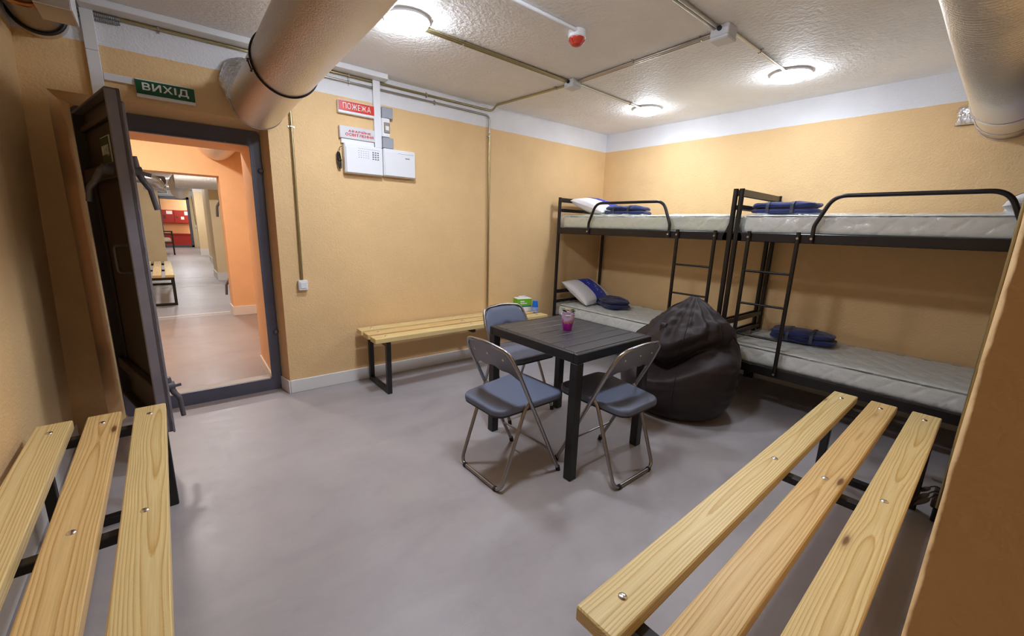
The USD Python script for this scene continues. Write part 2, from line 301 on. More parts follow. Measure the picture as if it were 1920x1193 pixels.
# arris of the niche slightly broken by the trowel
wall = wall - niche - mfbox((-.895, .1, -.1), (-.065, 1., 1.945))
xw = UsdGeom.Xform.Define(stage, '/World/wall_back'); xw.AddTranslateOp().Set(Gf.Vec3d(*o0)); xw.AddRotateZOp().Set(math.degrees(WA)); tag(xw, 'yellow plaster wall with white band above, around the open steel door', None, None, 'structure')
obj('plaster', wall, 'wall_paint_niche', xw.GetPrim(), False)
obj('threshold', B().box([-.87, .165, 0], [-.09, .29, .0965], .004), 'sill_concrete', xw.GetPrim(), False)
# right-hand wall behind the beds
struct('wall_right', B().box([4.357, -1.6, 0], [4.6, 3.62, 2.65]), 'wall_paint')
# left wall leans a little
b = B().tri(hull([(-.565 + .033 * z, y, z) for y in (-1.6, 3.7) for z in (0, 2.65)] + [(-.9, y, z) for y in (-1.6, 3.7) for z in (0, 2.65)])); struct('wall_left', b, 'wall_paint')
struct('wall_front', B().box([-.9, -1.75, 0], [4.6, -1.55, 2.65]), 'wall_paint')
# rough pier beside the camera: one front corner knocked uneven
def pier(x0, x1, y0, y1, h):
    rng = np.random.default_rng(3); nz = 150; zz = np.linspace(0, h, nz)
    ring = [(x0, y1), (x0, y1 - .004), (x0, (y0 + y1) / 2), (x0, y0), (x1, y0), (x1, y1 - .0065)]
    P = np.array([[(x, y, z) for x, y in ring] for z in zz]); w = meshkit.fbm(np.stack([zz * 26, zz * 0, zz * 0 + 2], 1), 3, 5) - .5; w2 = meshkit.fbm(np.stack([zz * 30, zz * 0, zz * 0 + 9], 1), 3, 8) - .5
    P[:, 0, 1] += w * .008; P[:, 1, 0] -= .002 + w2 * .005; P[:, 1, 1] += w * .005 - .002; P[:, 0, 0] += .003 + w2 * .004
    return B().grid(P, wrap=True).add([(x0, y0, h), (x1, y0, h), (x1, y1, h), (x0, y1, h)], [[0, 1, 2, 3]])
struct('wall_pier', pier(.92, 2.68, -.5, -.0045, CEIL), 'pier_paint', 40, label='rough orange plaster pier close to the camera at the right edge')
# baseboards
def wallbox(x0, x1, z0, z1, off0, off1, ch=.002):
    """box on the back wall in world coordinates"""
    L = (x1 - x0) / math.cos(WA); return B().box([0, -off1, z0], [L, -off0, z1], ch, rotz(WA), W(x0))
b = wallbox(.660, 4.352, 0, .108, 0., .014, .003); b.box([0, 0, 0], [.012, .17, .108], .002, rotz(WA + .18), W(.648, .012)); struct('baseboard_back', b, 'baseboard_white')
struct('baseboard_right', B().box([4.343, -1.5, 0], [4.357, 3.42, .105], .003), 'baseboard_white')
struct('baseboard_left', B().box([-.566, -1.5, 0], [-.548, 3.55, .09], .003), 'baseboard_white')

# door frame (steel angle set in the niche), in the back wall's own axes
fr = thing('door_frame', 'dark grey steel door frame with raised sill set in the plaster niche', 'door frame', o0, WA)
d0, d1 = .158, .185
def framebar(x0, x1, z0, z1): return B().box([x0, d0, z0], [x1, d1, z1], .006)
outer, inner = (-.985, -.016, 0., 2.004), (-.90, -.088, .098, 1.90)
jr = mf(B().prism(sbox(outer[0], 0, outer[1], outer[3] + .0).buffer(-.03).buffer(.03), 0, .027)) - mf(B().prism(sbox(inner[0], inner[2], inner[1], inner[3]).buffer(-.02).buffer(.02), -.1, .2))
mm = jr.to_mesh(); v = np.array(mm.vert_properties)[:, :3]; v = np.stack([v[:, 0], d0 + v[:, 2], v[:, 1]], 1); f = np.array(mm.tri_verts)[:, ::-1]
obj('frame_plate', (v, f), 'frame_steel', fr, 30)
obj('frame_lip', B().bar((inner[1] + .005, d0 - .004, .11), (inner[1] + .005, d0 - .004, 1.89), .012, .012, (0, 1, 0), .003).bar((inner[0], d0 - .004, inner[3] + .005), (inner[1], d0 - .004, inner[3] + .005), .012, .012, (0, 1, 0), .003), 'frame_steel', fr)
for zz in (1.73, .49): obj('stud', B().lathe([(0, 0), (.016, 0), (.019, -.008), (.013, -.02), (0, -.024)], (-.030, d0, zz), 14, 'y'), 'lever_steel', fr)

# ------------------------------------------------------------------ rooms beyond the door
struct('floor_hall', B().box([-1.4, 3.56, -.1], [2.2, 7.22, -.0005]), 'floor_screed_pink')
struct('floor_corridor', B().box([-3.2, 7.22, -.1], [3.2, 30., -.0005]), 'floor_screed')
struct('ceiling_hall', B().box([-1.4, 3.75, CEIL + .02], [2.2, 7.25, CEIL + .14]), 'ceiling_paint')
struct('ceiling_corridor', B().box([-3.2, 7.25, CEIL + .1], [3.2, 30., CEIL + .22]), 'ceiling_paint')
struct('wall_hall_left', B().box([-1.2, 4.3, 0], [-1.0, 7.2, 2.7]), 'orange_paint')
struct('wall_hall_right', B().box([1.7, 4.3, 0], [1.9, 7.2, 2.7]), 'orange_paint')
hw = mfbox((-1.4, 7.07, 0), (2.2, 7.40, 2.7)) - mfbox((-.192, 6.9, -.1), (.678, 7.6, 1.94))
struct('wall_hall_back', hw, 'orange_paint')
struct('baseboard_hall', B().box([.678, 7.052, 0], [1.7, 7.07, .135], .003).box([.664, 7.052, 0], [.678, 7.40, .135], .003).box([-.192, 7.06, 0], [-.178, 7.40, .135], .003).box([-1., 7.052, 0], [-.178, 7.07, .135], .003), 'baseboard_white')
jb = B(); c = rotz(WA); jb.box([-.079, .26, .0], [-.065, .905, .10], .003, c, o0); struct('baseboard_jamb', jb, 'baseboard_white')
# corridor piers, left and right
struct('wall_corridor_left', B().box([-2.6, 17.0, 0], [.03, 17.5, 2.62]).box([-2.7, 7.4, 0], [-2.5, 29, 2.62]), 'corridor_paint')
struct('wall_corridor_right', B().box([.87, 11.43, 0], [2.6, 12.34, 2.62]).box([1.13, 15.64, 0], [2.6, 17.1, 2.62]).box([1.04, 19.6, 0], [2.6, 20.1, 2.62]).box([2.4, 7.4, 0], [2.6, 29, 2.62]), 'corridor_paint')
struct('baseboard_corridor', B().box([.855, 11.415, 0], [2.4, 11.43, .17]).box([.855, 11.43, 0], [.87, 12.34, .17]).box([1.115, 15.63, 0], [1.13, 17.1, .17]).box([1.03, 19.585, 0], [2.4, 19.6, .25]), 'baseboard_white')
fw = mfbox((-2.6, 25.3, 0), (2.6, 25.7, 2.62)) - mfbox((.07, 25., -.1), (1.05, 26., 2.2))
struct('wall_corridor_back', fw, 'corridor_paint')
f2 = B().box([-.03, 25.22, 0], [.08, 25.32, 2.32], .01).box([1.03, 25.22, 0], [1.13, 25.32, 2.32], .01).box([-.03, 25.22, 2.2], [1.13, 25.32, 2.33], .01).box([-.03, 25.22, 0], [1.13, 25.32, .10], .01)
tag(obj('door_frame', f2, 'frame_steel'), 'small grey steel door frame at the far end of the corridor', 'door frame')
struct('wall_far', B().box([-1.5, 27.1, 0], [2.6, 27.3, 2.62]), 'orange_paint')
struct('step_lip', B().box([-.18, 7.385, -.0006], [.66, 7.43, .004]).box([-.4, 10.6, -.0006], [.85, 10.64, .003]).box([-.4, 12.2, -.0006], [.83, 12.24, .003]), 'white_plastic_warm', label='pale joint strips across the corridor floor')

# ------------------------------------------------------------------ lamps
def make_lamp(label, group, loc, glow='lamp_glow', r=.125):
    t = thing('ceiling_light', label, 'ceiling light', loc, 0, group)
    obj('base', B().lathe([(0, 0), (r, 0), (r + .004, .006), (r + .004, .016), (r - .006, .02), (0, .02)], n=40, axis='-z'), 'white_plastic', t)
    obj('diffuser', B().lathe([(r - .008, .0201), (r - .008, .030), (r - .020, .043), (r * .6, .052), (r * .25, .055), (0, .0555)], n=40, axis='-z'), glow, t, 40)
    return t
lamp = make_lamp('glowing round ceiling lamp in the far corner, above the left bunk bed', 'round ceiling lamps', (3.70, 2.47, CEIL))
dup(lamp, 'glowing round ceiling lamp above the right bunk bed', (3.62, 1.245, CEIL))
lamp2 = make_lamp('glowing round ceiling lamp half hidden behind the thick foil duct', 'round ceiling lamps', (1.22, 2.46, CEIL), 'lamp_glow_near')
dup(lamp2, 'round ceiling lamp over the near floor between the two long ducts', (1.22, 1.285, CEIL))
hall = make_lamp('round lamp on the ceiling of the orange hall behind the door', 'lamps beyond the door', (-.12, 5.75, CEIL + .02), 'lamp_glow_hall')
for k, (x, y) in enumerate([(.5, 9.2), (.5, 13.9), (.5, 18.4), (.7, 23.0)]):
    n_ = 'round corridor ceiling lamp beyond the orange hall, %s from the doorway' % ('first', 'second', 'third', 'fourth')[k]
    if k == 0: cl0 = make_lamp(n_, 'corridor ceiling lamps', (x, y, CEIL + .1), 'lamp_glow_corridor')
    else: dup(cl0, n_, (x, y, CEIL + .1))
dup(cl0, 'round lamp in the far red cabinet room', (1.7, 26.1, CEIL + .1), 0, 'lamps beyond the door')

# ================================================================== DUCTS
def pipe_rings(axis_pts, r, n=64, rid=0., pitch=.02, seed=0):
    """thick-wrapped duct along a polyline of centres; rid = height of the wrap's ridges"""
    p = np.asarray(axis_pts, float); m = len(p); s = np.r_[0, np.cumsum(np.linalg.norm(np.diff(p, axis=0), axis=1))]
    k = int(s[-1] / (pitch / 4 if rid else .12)) + 2; q = np.stack([np.interp(np.linspace(0, s[-1], k), s, p[:, i]) for i in range(3)], 1); ss = np.linspace(0, s[-1], k)
    rr = r + rid * (np.abs(np.sin(ss * math.pi / pitch)) - .5) * (.4 + meshkit.noise(np.stack([ss * 3, ss * 0, ss * 0], 1), seed)) if rid else np.full(k, r)
    return B().tube(q, rr, n, caps=True)
big = thing('ventilation_duct', 'thick foil-covered round duct crossing overhead into the wall above the door', 'duct')
ax = lambda y: np.array([.587 + .010 * (3.4 - y), y, 2.13 + .055 * (3.4 - y)])
obj('pipe', pipe_rings([ax(3.4), ax(2.6)], .155, 72), 'duct_foil', big, 50)
obj('pipe', pipe_rings([ax(2.6), ax(-1.5)], .157, 72), 'duct_foil', big, 50)
# short crumpled flexible piece from the duct's end up into the wall
rows = []
for t in np.linspace(0, 1, 26):
    y = 3.36 + .26 * t; cx = .587 - .028 * t; cz = 2.14 + .135 * min(1, t * 1.45); th = np.linspace(0, 2 * math.pi, 73)[:-1]
    wob = .156 + .007 * math.sin(t * 34) + .008 * math.sin(math.pi * t) + .018 * (meshkit.fbm(np.stack([np.cos(th) * 3, np.sin(th) * 3, th * 0 + t * 5], 1), 3, 4) - .5) - .012 * (t < .03)
    rows.append(np.stack([cx + wob * np.cos(th), y + 0 * th, cz + wob * np.sin(th)], 1))
obj('flexible_sleeve', B().grid(np.array(rows), wrap=True, flip=True), 'foil_crumpled', big, 60)
rim = [ax(3.395) + .157 * np.array([math.cos(a), 0, math.sin(a)]) for a in np.linspace(0, 2 * math.pi, 64, endpoint=False)]; obj('rim', B().tube(rim, .004, 6, closed=True), 'duct_sheet', big)
cl = [ax(2.6) + .161 * np.array([math.cos(a), 0, math.sin(a)]) for a in np.linspace(0, 2 * math.pi, 64, endpoint=False)]
cb = B().tube(cl, .0055, 6, closed=True); a0 = math.radians(196); q = ax(2.6) + .172 * np.array([math.cos(a0), 0, math.sin(a0)]); tt = np.array([-math.sin(a0), 0, math.cos(a0)])
cb.bar(q - tt * .03, q + tt * .03, .006, .006).bar(q - tt * .022 + [0, -.02, 0], q - tt * .022 + [0, .02, 0], .006, .006).bar(q + tt * .022 + [0, -.02, 0], q + tt * .022 + [0, .02, 0], .006, .006)
obj('clamp', cb, 'black_cord', big, label='thin black clamp band')
rd = thing('ventilation_duct', 'ribbed foil duct at the upper right running to the wall above the right bunk bed', 'duct')
yc, zc = .155, 2.195
obj('pipe', pipe_rings([(3.78, yc, zc), (1.05, yc, zc)], .151, 64, .0065, .024, 4), 'duct_wrap', rd, 50)
obj('pipe', pipe_rings([(4.15, yc, zc), (3.78, yc, zc)], .149, 64, .0012, .02, 6), 'duct_wrap', rd, 50)
obj('pipe', pipe_rings([(4.357, yc, zc), (4.15, yc, zc)], .148, 64), 'duct_sheet', rd, 50)
for x, w in ((3.78, .012), (4.15, .008), (4.345, .006)):
    rg = [(x, yc + .154 * math.cos(a), zc + .154 * math.sin(a)) for a in np.linspace(0, 2 * math.pi, 64, endpoint=False)]; obj('tape_band', B().tube(rg, w / 2, 6, closed=True, ry=1.), 'duct_sheet', rd)
ld = thing('ventilation_duct', 'shiny round duct in the upper left corner with a rectangular box joined to it', 'duct')
obj('pipe', pipe_rings([(-.375, 3.50, 2.408), (-.375, -1.5, 2.408)], .10, 48), 'duct_dark', ld, 50)
rg = [(-.375 + .105 * math.cos(a), 3.50, 2.408 + .105 * math.sin(a)) for a in np.linspace(0, 2 * math.pi, 48, endpoint=False)]; obj('gasket', B().tube(rg, .009, 8, closed=True), 'black_cord', ld, label='black rubber gasket ring')
obj('collar', B().tube([(-.375, 3.50, 2.408), (-.375, 3.60, 2.408)], .112, 48), 'duct_sheet', ld)
obj('box_section', B().box([-.330, 3.0, 2.295], [-.206, 3.225, 2.50], .003), 'duct_sheet', ld, label='rectangular white sheet-metal box')
obj('box_cheek', B().box([-.207, 3.0, 2.297], [-.203, 3.225, 2.50], .001), 'white_plastic', ld)
tp = [(-.375 + .103 * math.cos(a), 3.10, 2.408 + .104 * math.sin(a)) for a in np.radians(np.linspace(-120, -52, 14))]; obj('tape', B().tube(tp, .011, 8), 'tape_orange', ld, label='copper coloured foil tape')
# crumpled foil patch on the right wall beside the duct
rng = np.random.default_rng(5); yy, zz = np.meshgrid(np.linspace(.306, .405, 22), np.linspace(2.165, 2.285, 16), indexing='ij')
P = np.stack([4.355 - .035 - .02 * meshkit.fbm(np.stack([yy * 40, zz * 40, yy * 0], -1), 3, 2) + .03 * np.maximum(np.abs(yy - .3555) / .05, np.abs(zz - 2.225) / .06) ** 6, yy, zz], -1)
P2 = P.copy(); P2[..., 0] = 4.357
tag(obj('foil_patch', B().grid(P).grid(P2, flip=True), 'foil_crumpled', None, False), 'crumpled silver foil patch on the wall beside the right-hand duct', 'foil patch')

# ================================================================== TRUNKING, CONDUITS, BOXES
def wb(x0, x1, z0, z1, a, c, ch=.002): return wallbox(x0, x1, z0, z1, a, c, ch)
t = thing('cable_trunking', 'wide white plastic trunking along the ceiling edge over the door', 'cable trunking')
obj('channel', wb(-.21, 1.515, 2.494, 2.5295, .002, .118), 'white_plastic', t)
obj('lid', wb(-.21, 1.52, 2.490, 2.496, .0, .121), 'white_plastic_warm', t)
t = thing('cable_trunking', 'white vertical trunking running down to the fire alarm panels', 'cable trunking')
obj('channel', wb(1.424, 1.477, 1.985, 2.415, .001, .028), 'white_plastic', t); obj('lid', wb(1.421, 1.48, 1.985, 2.489, .028, .034), 'white_plastic', t)
t = thing('cable_trunking', 'white vertical trunking in the left corner behind the open door leaf', 'cable trunking')
obj('channel', wb(-.212, -.16, 2.0, 2.49, .001, .026), 'white_plastic', t); obj('lid', wb(-.214, -.158, 2.285, 2.49, .026, .032), 'white_plastic', t); obj('lid', wb(-.214, -.158, 2.0, 2.283, .026, .032), 'white_plastic', t)
t = thing('cable_trunking', 'short white trunking leading to the green exit sign', 'cable trunking')
obj('channel', wb(-.157, -.024, 2.141, 2.176, .001, .018), 'white_plastic', t); obj('lid', wb(-.157, -.024, 2.139, 2.178, .018, .022), 'white_plastic', t)

def conduit(label, runs, r, m, clips=(), group=None):
    t = thing('conduit', label, 'conduit', group=group)
    for p in runs: obj('pipe', B().tube(p, r, 10), m, t, 60)
    for at, ax_, nrm in clips:
        at, ax_, nrm = np.array(at, float), np.array(ax_, float), np.array(nrm, float); sd = np.cross(ax_, nrm)
        obj('clip', B().bar(at - sd * .022 - nrm * (r - .001), at + sd * .022 - nrm * (r - .001), .012, .003, nrm).bar(at - sd * (r + .002), at + sd * (r + .002), .011, 2 * r + .004, nrm, .002), 'zinc_pipe', t)
    return t
wd = np.array([math.cos(WA), math.sin(WA), 0]); wn = np.array([math.sin(WA), -math.cos(WA), 0])
def bend(pts, r=.05): return fillet(pts, r, 7)
conduit('brass conduit along the back wall top, bending across the ceiling to the small box', [bend([W(-.06, .016, 2.479), W(2.60, .016, 2.479), (2.60, 3.40, CEIL - .012), (2.665, 2.53, CEIL - .012)], .06)], .0095, 'brass_pipe',
        [(W(x, .016, 2.479), wd, wn) for x in (.12, 1.24, 1.9)] + [((2.652, 2.66, CEIL - .012), (0, -1, 0), (0, 0, -1))])
conduit('grey conduit under the brass one, turning down the wall beside the bunk bed', [bend([W(.80, .014, 2.435), W(2.572, .014, 2.432), W(2.572, .014, 2.27)], .05), ], .0085, 'zinc_pipe', [(W(x, .014, 2.435), wd, wn) for x in (1.24, 1.98)])
t = conduit('brass conduit dropping down the wall behind the back bench', [[W(2.572, .014, 2.262), W(2.586, .014, .50)]], .010, 'brass_pipe', [(W(2.573, .014, 2.245), (0, 0, 1), wn)])
conduit('brass conduit dropping from the duct to the white light switch', [[W(.815, .013, 2.42), W(.803, .013, .925)]], .0095, 'brass_pipe', [(W(.8125, .013, 2.045), (0, 0, 1), wn)])
t = thing('cable_sleeve', 'dark corrugated flexible sleeve joined to the conduit in the left corner', 'cable sleeve')
for k, dz in enumerate((.0, -.02)): obj('hose', pipe_rings([W(-.225, .016, 2.474 + dz), W(-.05, .016, 2.477 + dz)], .0115, 12, .004, .008, k), 'sleeve', t)
xb1, yb1, xb2, yb2 = 2.635, 2.462, 2.60, 1.277
zc_ = CEIL - .012
conduit('pair of brass conduits along the ceiling from the hidden lamp to the small box', [[(1.3, 2.472, zc_), (xb1, 2.472, zc_)], [(1.3, 2.494, zc_), (xb1, 2.494, zc_)]], .0095, 'brass_pipe', [((x, 2.483, zc_), (1, 0, 0), (0, 0, -1)) for x in (1.62, 2.35)])
conduit('pair of grey conduits across the ceiling between the two junction boxes', [[(xb1 + .02, yb1, zc_), (xb2 + .01, yb2, zc_)], [(xb1 + .042, yb1, zc_), (xb2 + .032, yb2, zc_)]], .0095, 'zinc_pipe', [((xb2 + .023, 1.42, zc_), (0, 1, 0), (0, 0, -1)), ((xb2 + .03, 1.9, zc_), (0, 1, 0), (0, 0, -1))])
conduit('thin conduit from the small box to the corner lamp', [[(xb1, 2.462, zc_), (3.59, 2.468, zc_)]], .009, 'zinc_pipe', [((3.42, 2.467, zc_), (1, 0, 0), (0, 0, -1))])
conduit('thin conduit from the large box to the lamp by the right bunk', [[(xb2, 1.25, zc_), (3.53, 1.245, zc_)]], .009, 'zinc_pipe', [((3.05, 1.248, zc_), (1, 0, 0), (0, 0, -1))])
conduit('pair of grey conduits running over the table into the large junction box', [[(1.34, 1.285, zc_), (xb2, 1.288, zc_)], [(1.34, 1.307, zc_), (xb2, 1.308, zc_)]], .0095, 'zinc_pipe')
conduit('white conduit on the ceiling ending at the smoke detector', [[(.4, 1.868, zc_), (2.0, 1.862, zc_)]], .011, 'white_plastic')
def jbox(label, c, s, h):
    t = thing('junction_box', label, 'junction box', (c[0], c[1], CEIL))
    obj('body', B().box([-s / 2, -s / 2, -h * .72], [s / 2, s / 2, 0], .004), 'grey_box', t); obj('lid', B().box([-s / 2 - .002, -s / 2 - .002, -h], [s / 2 + .002, s / 2 + .002, -h * .72], .006), 'grey_box', t)
    g = B()
    for sx in (-1, 1): g.lathe([(0, .0), (.013, 0), (.013, .010), (0, .010)], (sx * (s / 2 + .001) if sx > 0 else -s / 2 - .009, 0, -.02), 12, 'x')
    obj('gland', g, 'black_cord', t)
plain('grey_box', (.60, .60, .62), .45)
jbox('small light grey junction box at the ceiling conduit crossing near the corner', (xb1, yb1), .095, .062)
jbox('larger light grey junction box on the ceiling between the two ducts', (xb2, yb2), .105, .075)
t = thing('smoke_detector', 'white round fire detector with a red domed underside on the ceiling', 'smoke detector', (2.035, 1.888, CEIL))
obj('base', B().lathe([(0, 0), (.050, 0), (.052, .004), (.052, .036), (.048, .04), (0, .04)], n=36, axis='-z'), 'white_plastic', t)
obj('dome', B().lathe([(.047, .0395), (.046, .05), (.034, .066), (.032, .068), (.030, .074), (.016, .082), (0, .083)], n=36, axis='-z'), 'detector_red', t)
rb = B()
for k in range(8):
    a = k * math.pi / 4; rb.bar((.047 * math.cos(a), .047 * math.sin(a), -.050), (.030 * math.cos(a), .030 * math.sin(a), -.072), .006, .006)
obj('cage', rb, 'detector_red', t)

# ================================================================== SIGNS AND PANELS on the back wall (built in the wall's axes)
def wthing(name, label, cat, x, z): return thing(name, label, cat, W(x, 0, z), WA)
t = wthing('exit_sign', 'green exit sign with white capital letters above the open doorway', 'sign', .119, 2.130)
obj('housing', B().box([-.142, -.030, -.052], [.142, -.001, .048], .004), 'white_plastic', t); obj('panel', B().box([-.141, -.0335, -.036], [.141, -.030, .041], .001), 'sign_green', t)
v, f = text('ВИХІД', .222, .050); obj('lettering', (v + [0, -.0337, .004], f), 'letter_white', t, False)
t = wthing('fire_sign', 'red fire alarm sign with white capital letters beside the vertical trunking', 'sign', 1.284, 2.250)
obj('housing', B().box([-.140, -.034, -.048], [.139, -.001, .046], .004), 'white_plastic', t); obj('panel', B().box([-.135, -.0375, -.028], [.139, -.034, .041], .001), 'sign_red', t)
v, f = text('ПОЖЕЖА', .215, .042, bold=False); obj('lettering', (v + [.003, -.0377, .007], f), 'letter_white', t, False)
t = wthing('emergency_light', 'pale emergency lighting sign with two lines of red letters above the alarm panel', 'sign', 1.289, 2.066)
obj('housing', B().box([-.143, -.034, -.046], [.139, -.001, .047], .004), 'sign_pale', t)
for s, w, dz, dx in (('АВАРІЙНЕ', .178, .014, .012), ('ОСВІТЛЕННЯ', .220, -.014, .010)):
    v, f = text(s, w, .021); obj('lettering', (v + [dx, -.0343, dz], f), 'letter_red', t, False)
t = wthing('cable_cover', 'white trunking cover strip between the red lettered sign and the alarm panel', 'cable trunking', 1.293, 2.0)
obj('cover', B().box([-.135, -.026, -.016], [.125, -.001, .018], .002), 'white_plastic', t)
t = wthing('alarm_panel', 'white fire alarm control panel with a keypad, left of the pair', 'control panel', 1.318, 1.871)
obj('case', B().box([-.150, -.055, -.112], [.158, -.001, .111], .008), 'white_plastic', t); obj('cover', B().box([-.140, -.061, -.106], [.152, -.055, .085], .004), 'white_plastic', t)
k = B()
for i in range(4):
    for j in range(3): k.box([.068 + j * .020, -.0635, .060 - i * .017], [.081 + j * .020, -.061, .069 - i * .017], .001)
obj('keypad', k, 'letter_grey', t, False, kind='stuff')
k = B().box([-.045, -.0615, .083], [.128, -.0608, .0845])
for i in range(4):
    for j in range(5): k.box([-.045 + j * .019, -.0615, .064 - i * .016], [-.036 + j * .019, -.0609, .067 - i * .016])
obj('indicator_print', k, 'letter_grey', t, False)
t = wthing('power_supply_box', 'plain white cabinet right of the alarm keypad panel', 'control box', 1.626, 1.877)
obj('case', B().box([-.143, -.052, -.112], [.143, -.001, .109], .008), 'white_plastic', t); obj('cover', B().box([-.135, -.058, -.106], [.136, -.052, .085], .004), 'white_plastic', t)
obj('print', B().box([-.02, -.0585, .078], [.12, -.0578, .0805]).box([.045, -.0585, .040], [.085, -.0578, .051]), 'grey_plastic', t, False)
t = wthing('cable_coil', 'black bundled cable hanging at the left side of the alarm panel', 'cable', 1.137, 1.86)
co = [(.02, -.03, .093), (.012, -.034, .097), (.0, -.034, .08), (-.002, -.032, .06)]; obj('cord', B().tube(fillet(co, .02, 5), .0022, 6), 'black_cord', t)
rngc = np.random.default_rng(2)
for k in range(5):
    a = np.linspace(0, 2 * math.pi, 28, endpoint=False); cx, cy = rngc.uniform(-.004, .004, 2)
    pts = np.stack([-.002 + cx + .010 * np.cos(a) + .016 * (np.sin(a) < -.3) * 0 + .012 * -np.sin(a) * .4, -.022 + cy + .008 * np.sin(a * 2 + k) * .5, -.008 + .060 * np.sin(a)], 1); obj('loop', B().tube(pts, .0042, 6, closed=True), 'black_cord', t)
obj('tie', B().lathe([(.014, -.006), (.018, -.006), (.018, .006), (.014, .006), (.014, -.006)], (-.002, -.022, -.006), 14), 'black_cord', t)
def gbox(label, x, z, s=.093):
    t = wthing('terminal_box', label, 'junction box', x, z); obj('body', B().box([-s / 2, -.035, -.042], [s / 2, -.001, .042], .004), 'grey_plastic', t); obj('lid', B().box([-s / 2, -.046, -.042], [s / 2, -.035, .042], .004), 'grey_plastic', t)
    g = B()
    for zz in (-.026, 0, .026): g.lathe([(0, 0), (.010, 0), (.010, .008), (0, .008)], (-s / 2 - .008, -.018, zz), 10, 'x')
    obj('grommet', g, 'black_cord', t)
gbox('grey square terminal box at the top beside the red fire sign', 1.530, 2.262); gbox('grey square terminal box between the small breaker box and the white cabinet', 1.530, 2.030)
t = wthing('breaker_box', 'small white breaker box with a smoked window between two grey boxes', 'breaker box', 1.512, 2.146)
obj('case', B().box([-.034, -.052, -.072], [.034, -.001, .072], .005), 'white_plastic', t); obj('window', B().box([-.019, -.060, -.043], [.032, -.050, .040], .006), 'smoked', t); obj('breaker', B().box([-.008, -.0625, -.022], [.022, -.058, .012], .002), 'white_plastic_warm', t)
t = wthing('light_switch', 'white light switch at the foot of the conduit right of the door', 'light switch', .806, .880)
obj('box', B().box([-.034, -.036, -.040], [.034, -.001, .040], .005), 'white_plastic', t); obj('rocker', B().box([-.022, -.041, -.024], [.022, -.035, .026], .004), 'white_plastic', t)

# ================================================================== OPEN STEEL DOOR LEAF
hx, fx = np.array([-.325, 3.632]), np.array([-.13, 2.793]); u = (fx - hx) / np.linalg.norm(fx - hx); ang = math.atan2(u[1], u[0])
leaf = thing('door_leaf', 'open dark grey steel blast door leaf with welded rim, seen almost edge-on', 'door', (hx[0], hx[1], 0), ang)   # local x along the leaf, local +y = corridor side
LW, Z0, Z1 = .862, .205, 1.95
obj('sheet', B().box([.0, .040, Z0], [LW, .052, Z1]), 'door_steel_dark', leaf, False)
rng = np.random.default_rng(11)
def rim(p0, p1, w, h, up): return B().bar(p0, p1, w, h, up, .004)
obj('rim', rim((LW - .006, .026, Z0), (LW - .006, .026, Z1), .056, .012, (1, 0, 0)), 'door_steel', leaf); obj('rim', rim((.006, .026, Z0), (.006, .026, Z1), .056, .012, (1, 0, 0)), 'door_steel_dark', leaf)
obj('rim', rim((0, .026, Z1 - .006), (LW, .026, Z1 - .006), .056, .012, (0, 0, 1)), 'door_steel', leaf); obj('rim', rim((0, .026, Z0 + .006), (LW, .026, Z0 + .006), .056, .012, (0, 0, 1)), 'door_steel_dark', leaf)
obj('seal_plate', B().box([-.0, .054, Z0 - .01], [LW + .0, .064, Z1 - .05], .003), 'door_steel', leaf)
zz = np.linspace(Z0, Z1 - .06, 120); nn = meshkit.fbm(np.stack([zz * 24, zz * 0, zz * 0], 1), 3, 3) - .5
obj('weld_bead', B().tube(np.stack([LW - .002 + .004 * nn, .055 + .005 * nn, zz], 1), .005 + .004 * nn, 7), 'door_steel', leaf, label='uneven weld bead along the edge')
for za, zb in ((1.555, 1.628), (.40, .47)): obj('cross_bar', B().box([.012, .004, za], [LW - .012, .040, zb], .004), 'door_steel_dark', leaf)
obj('stiffener', B().box([.012, .022, 1.84], [LW - .012, .040, 1.87], .003).box([.07, .028, .47], [.10, .040, 1.555], .003), 'door_steel_dark', leaf)
obj('grip', B().tube(fillet([(.60, .04, 1.215), (.60, -.015, 1.215), (.60, -.015, 1.07), (.60, .04, 1.07)], .02, 5), .008, 8), 'lever_steel', leaf, label='small steel grip')
def lever(zp, yside, pts):
    obj('lever_hub', B().lathe([(0, 0), (.028, 0), (.028, .03), (.018, .045), (0, .045)], (.805 if yside > 0 else .745, .062 if yside > 0 else .02, zp), 18, '-y' if yside < 0 else 'y') if False else B().tube([(.805, .06, zp), (.805, .10, zp)] if yside > 0 else [(.745, .03, zp), (.745, -.035, zp)], .024, 18), 'lever_steel', leaf)
    p = fillet(pts, .03, 6); obj('lever', B().tube(p, np.linspace(.017, .012, len(p)), 10), 'lever_steel', leaf, 50)
lever(1.592, -1, [(.748, -.02, 1.60), (.742, -.045, 1.575), (.728, -.062, 1.535), (.705, -.085, 1.50), (.695, -.092, 1.435)])
lever(1.590, 1, [(.805, .075, 1.660), (.805, .082, 1.60), (.812, .10, 1.545), (.818, .122, 1.505), (.822, .137, 1.405)])
lever(.452, 1, [(.805, .072, .50), (.805, .080, .45), (.812, .095, .405), (.820, .112, .375), (.824, .118, .265)])
obj('lever_stop', B().bar((.805, .09, 1.585), (.805, .135, 1.575), .018, .018), 'lever_steel', leaf); obj('lever_stop', B().bar((.805, .09, .445), (.805, .13, .447), .016, .016), 'lever_steel', leaf)
for zh in (1.62, .50): obj('hinge', B().tube([(-.012, .03, zh - .07), (-.012, .03, zh + .07)], .017, 14), 'door_steel_dark', leaf)
es = thing('exit_sign', 'small green exit sticker plate on the inside of the open steel door', 'sign', (hx[0], hx[1], 0), ang)
obj('plate', B().box([.40, .0335, 1.635], [.60, .040, 1.775], .001), 'white_plastic_warm', es); obj('panel', B().box([.406, .0325, 1.641], [.594, .034, 1.769], .0005), 'sign_green', es)
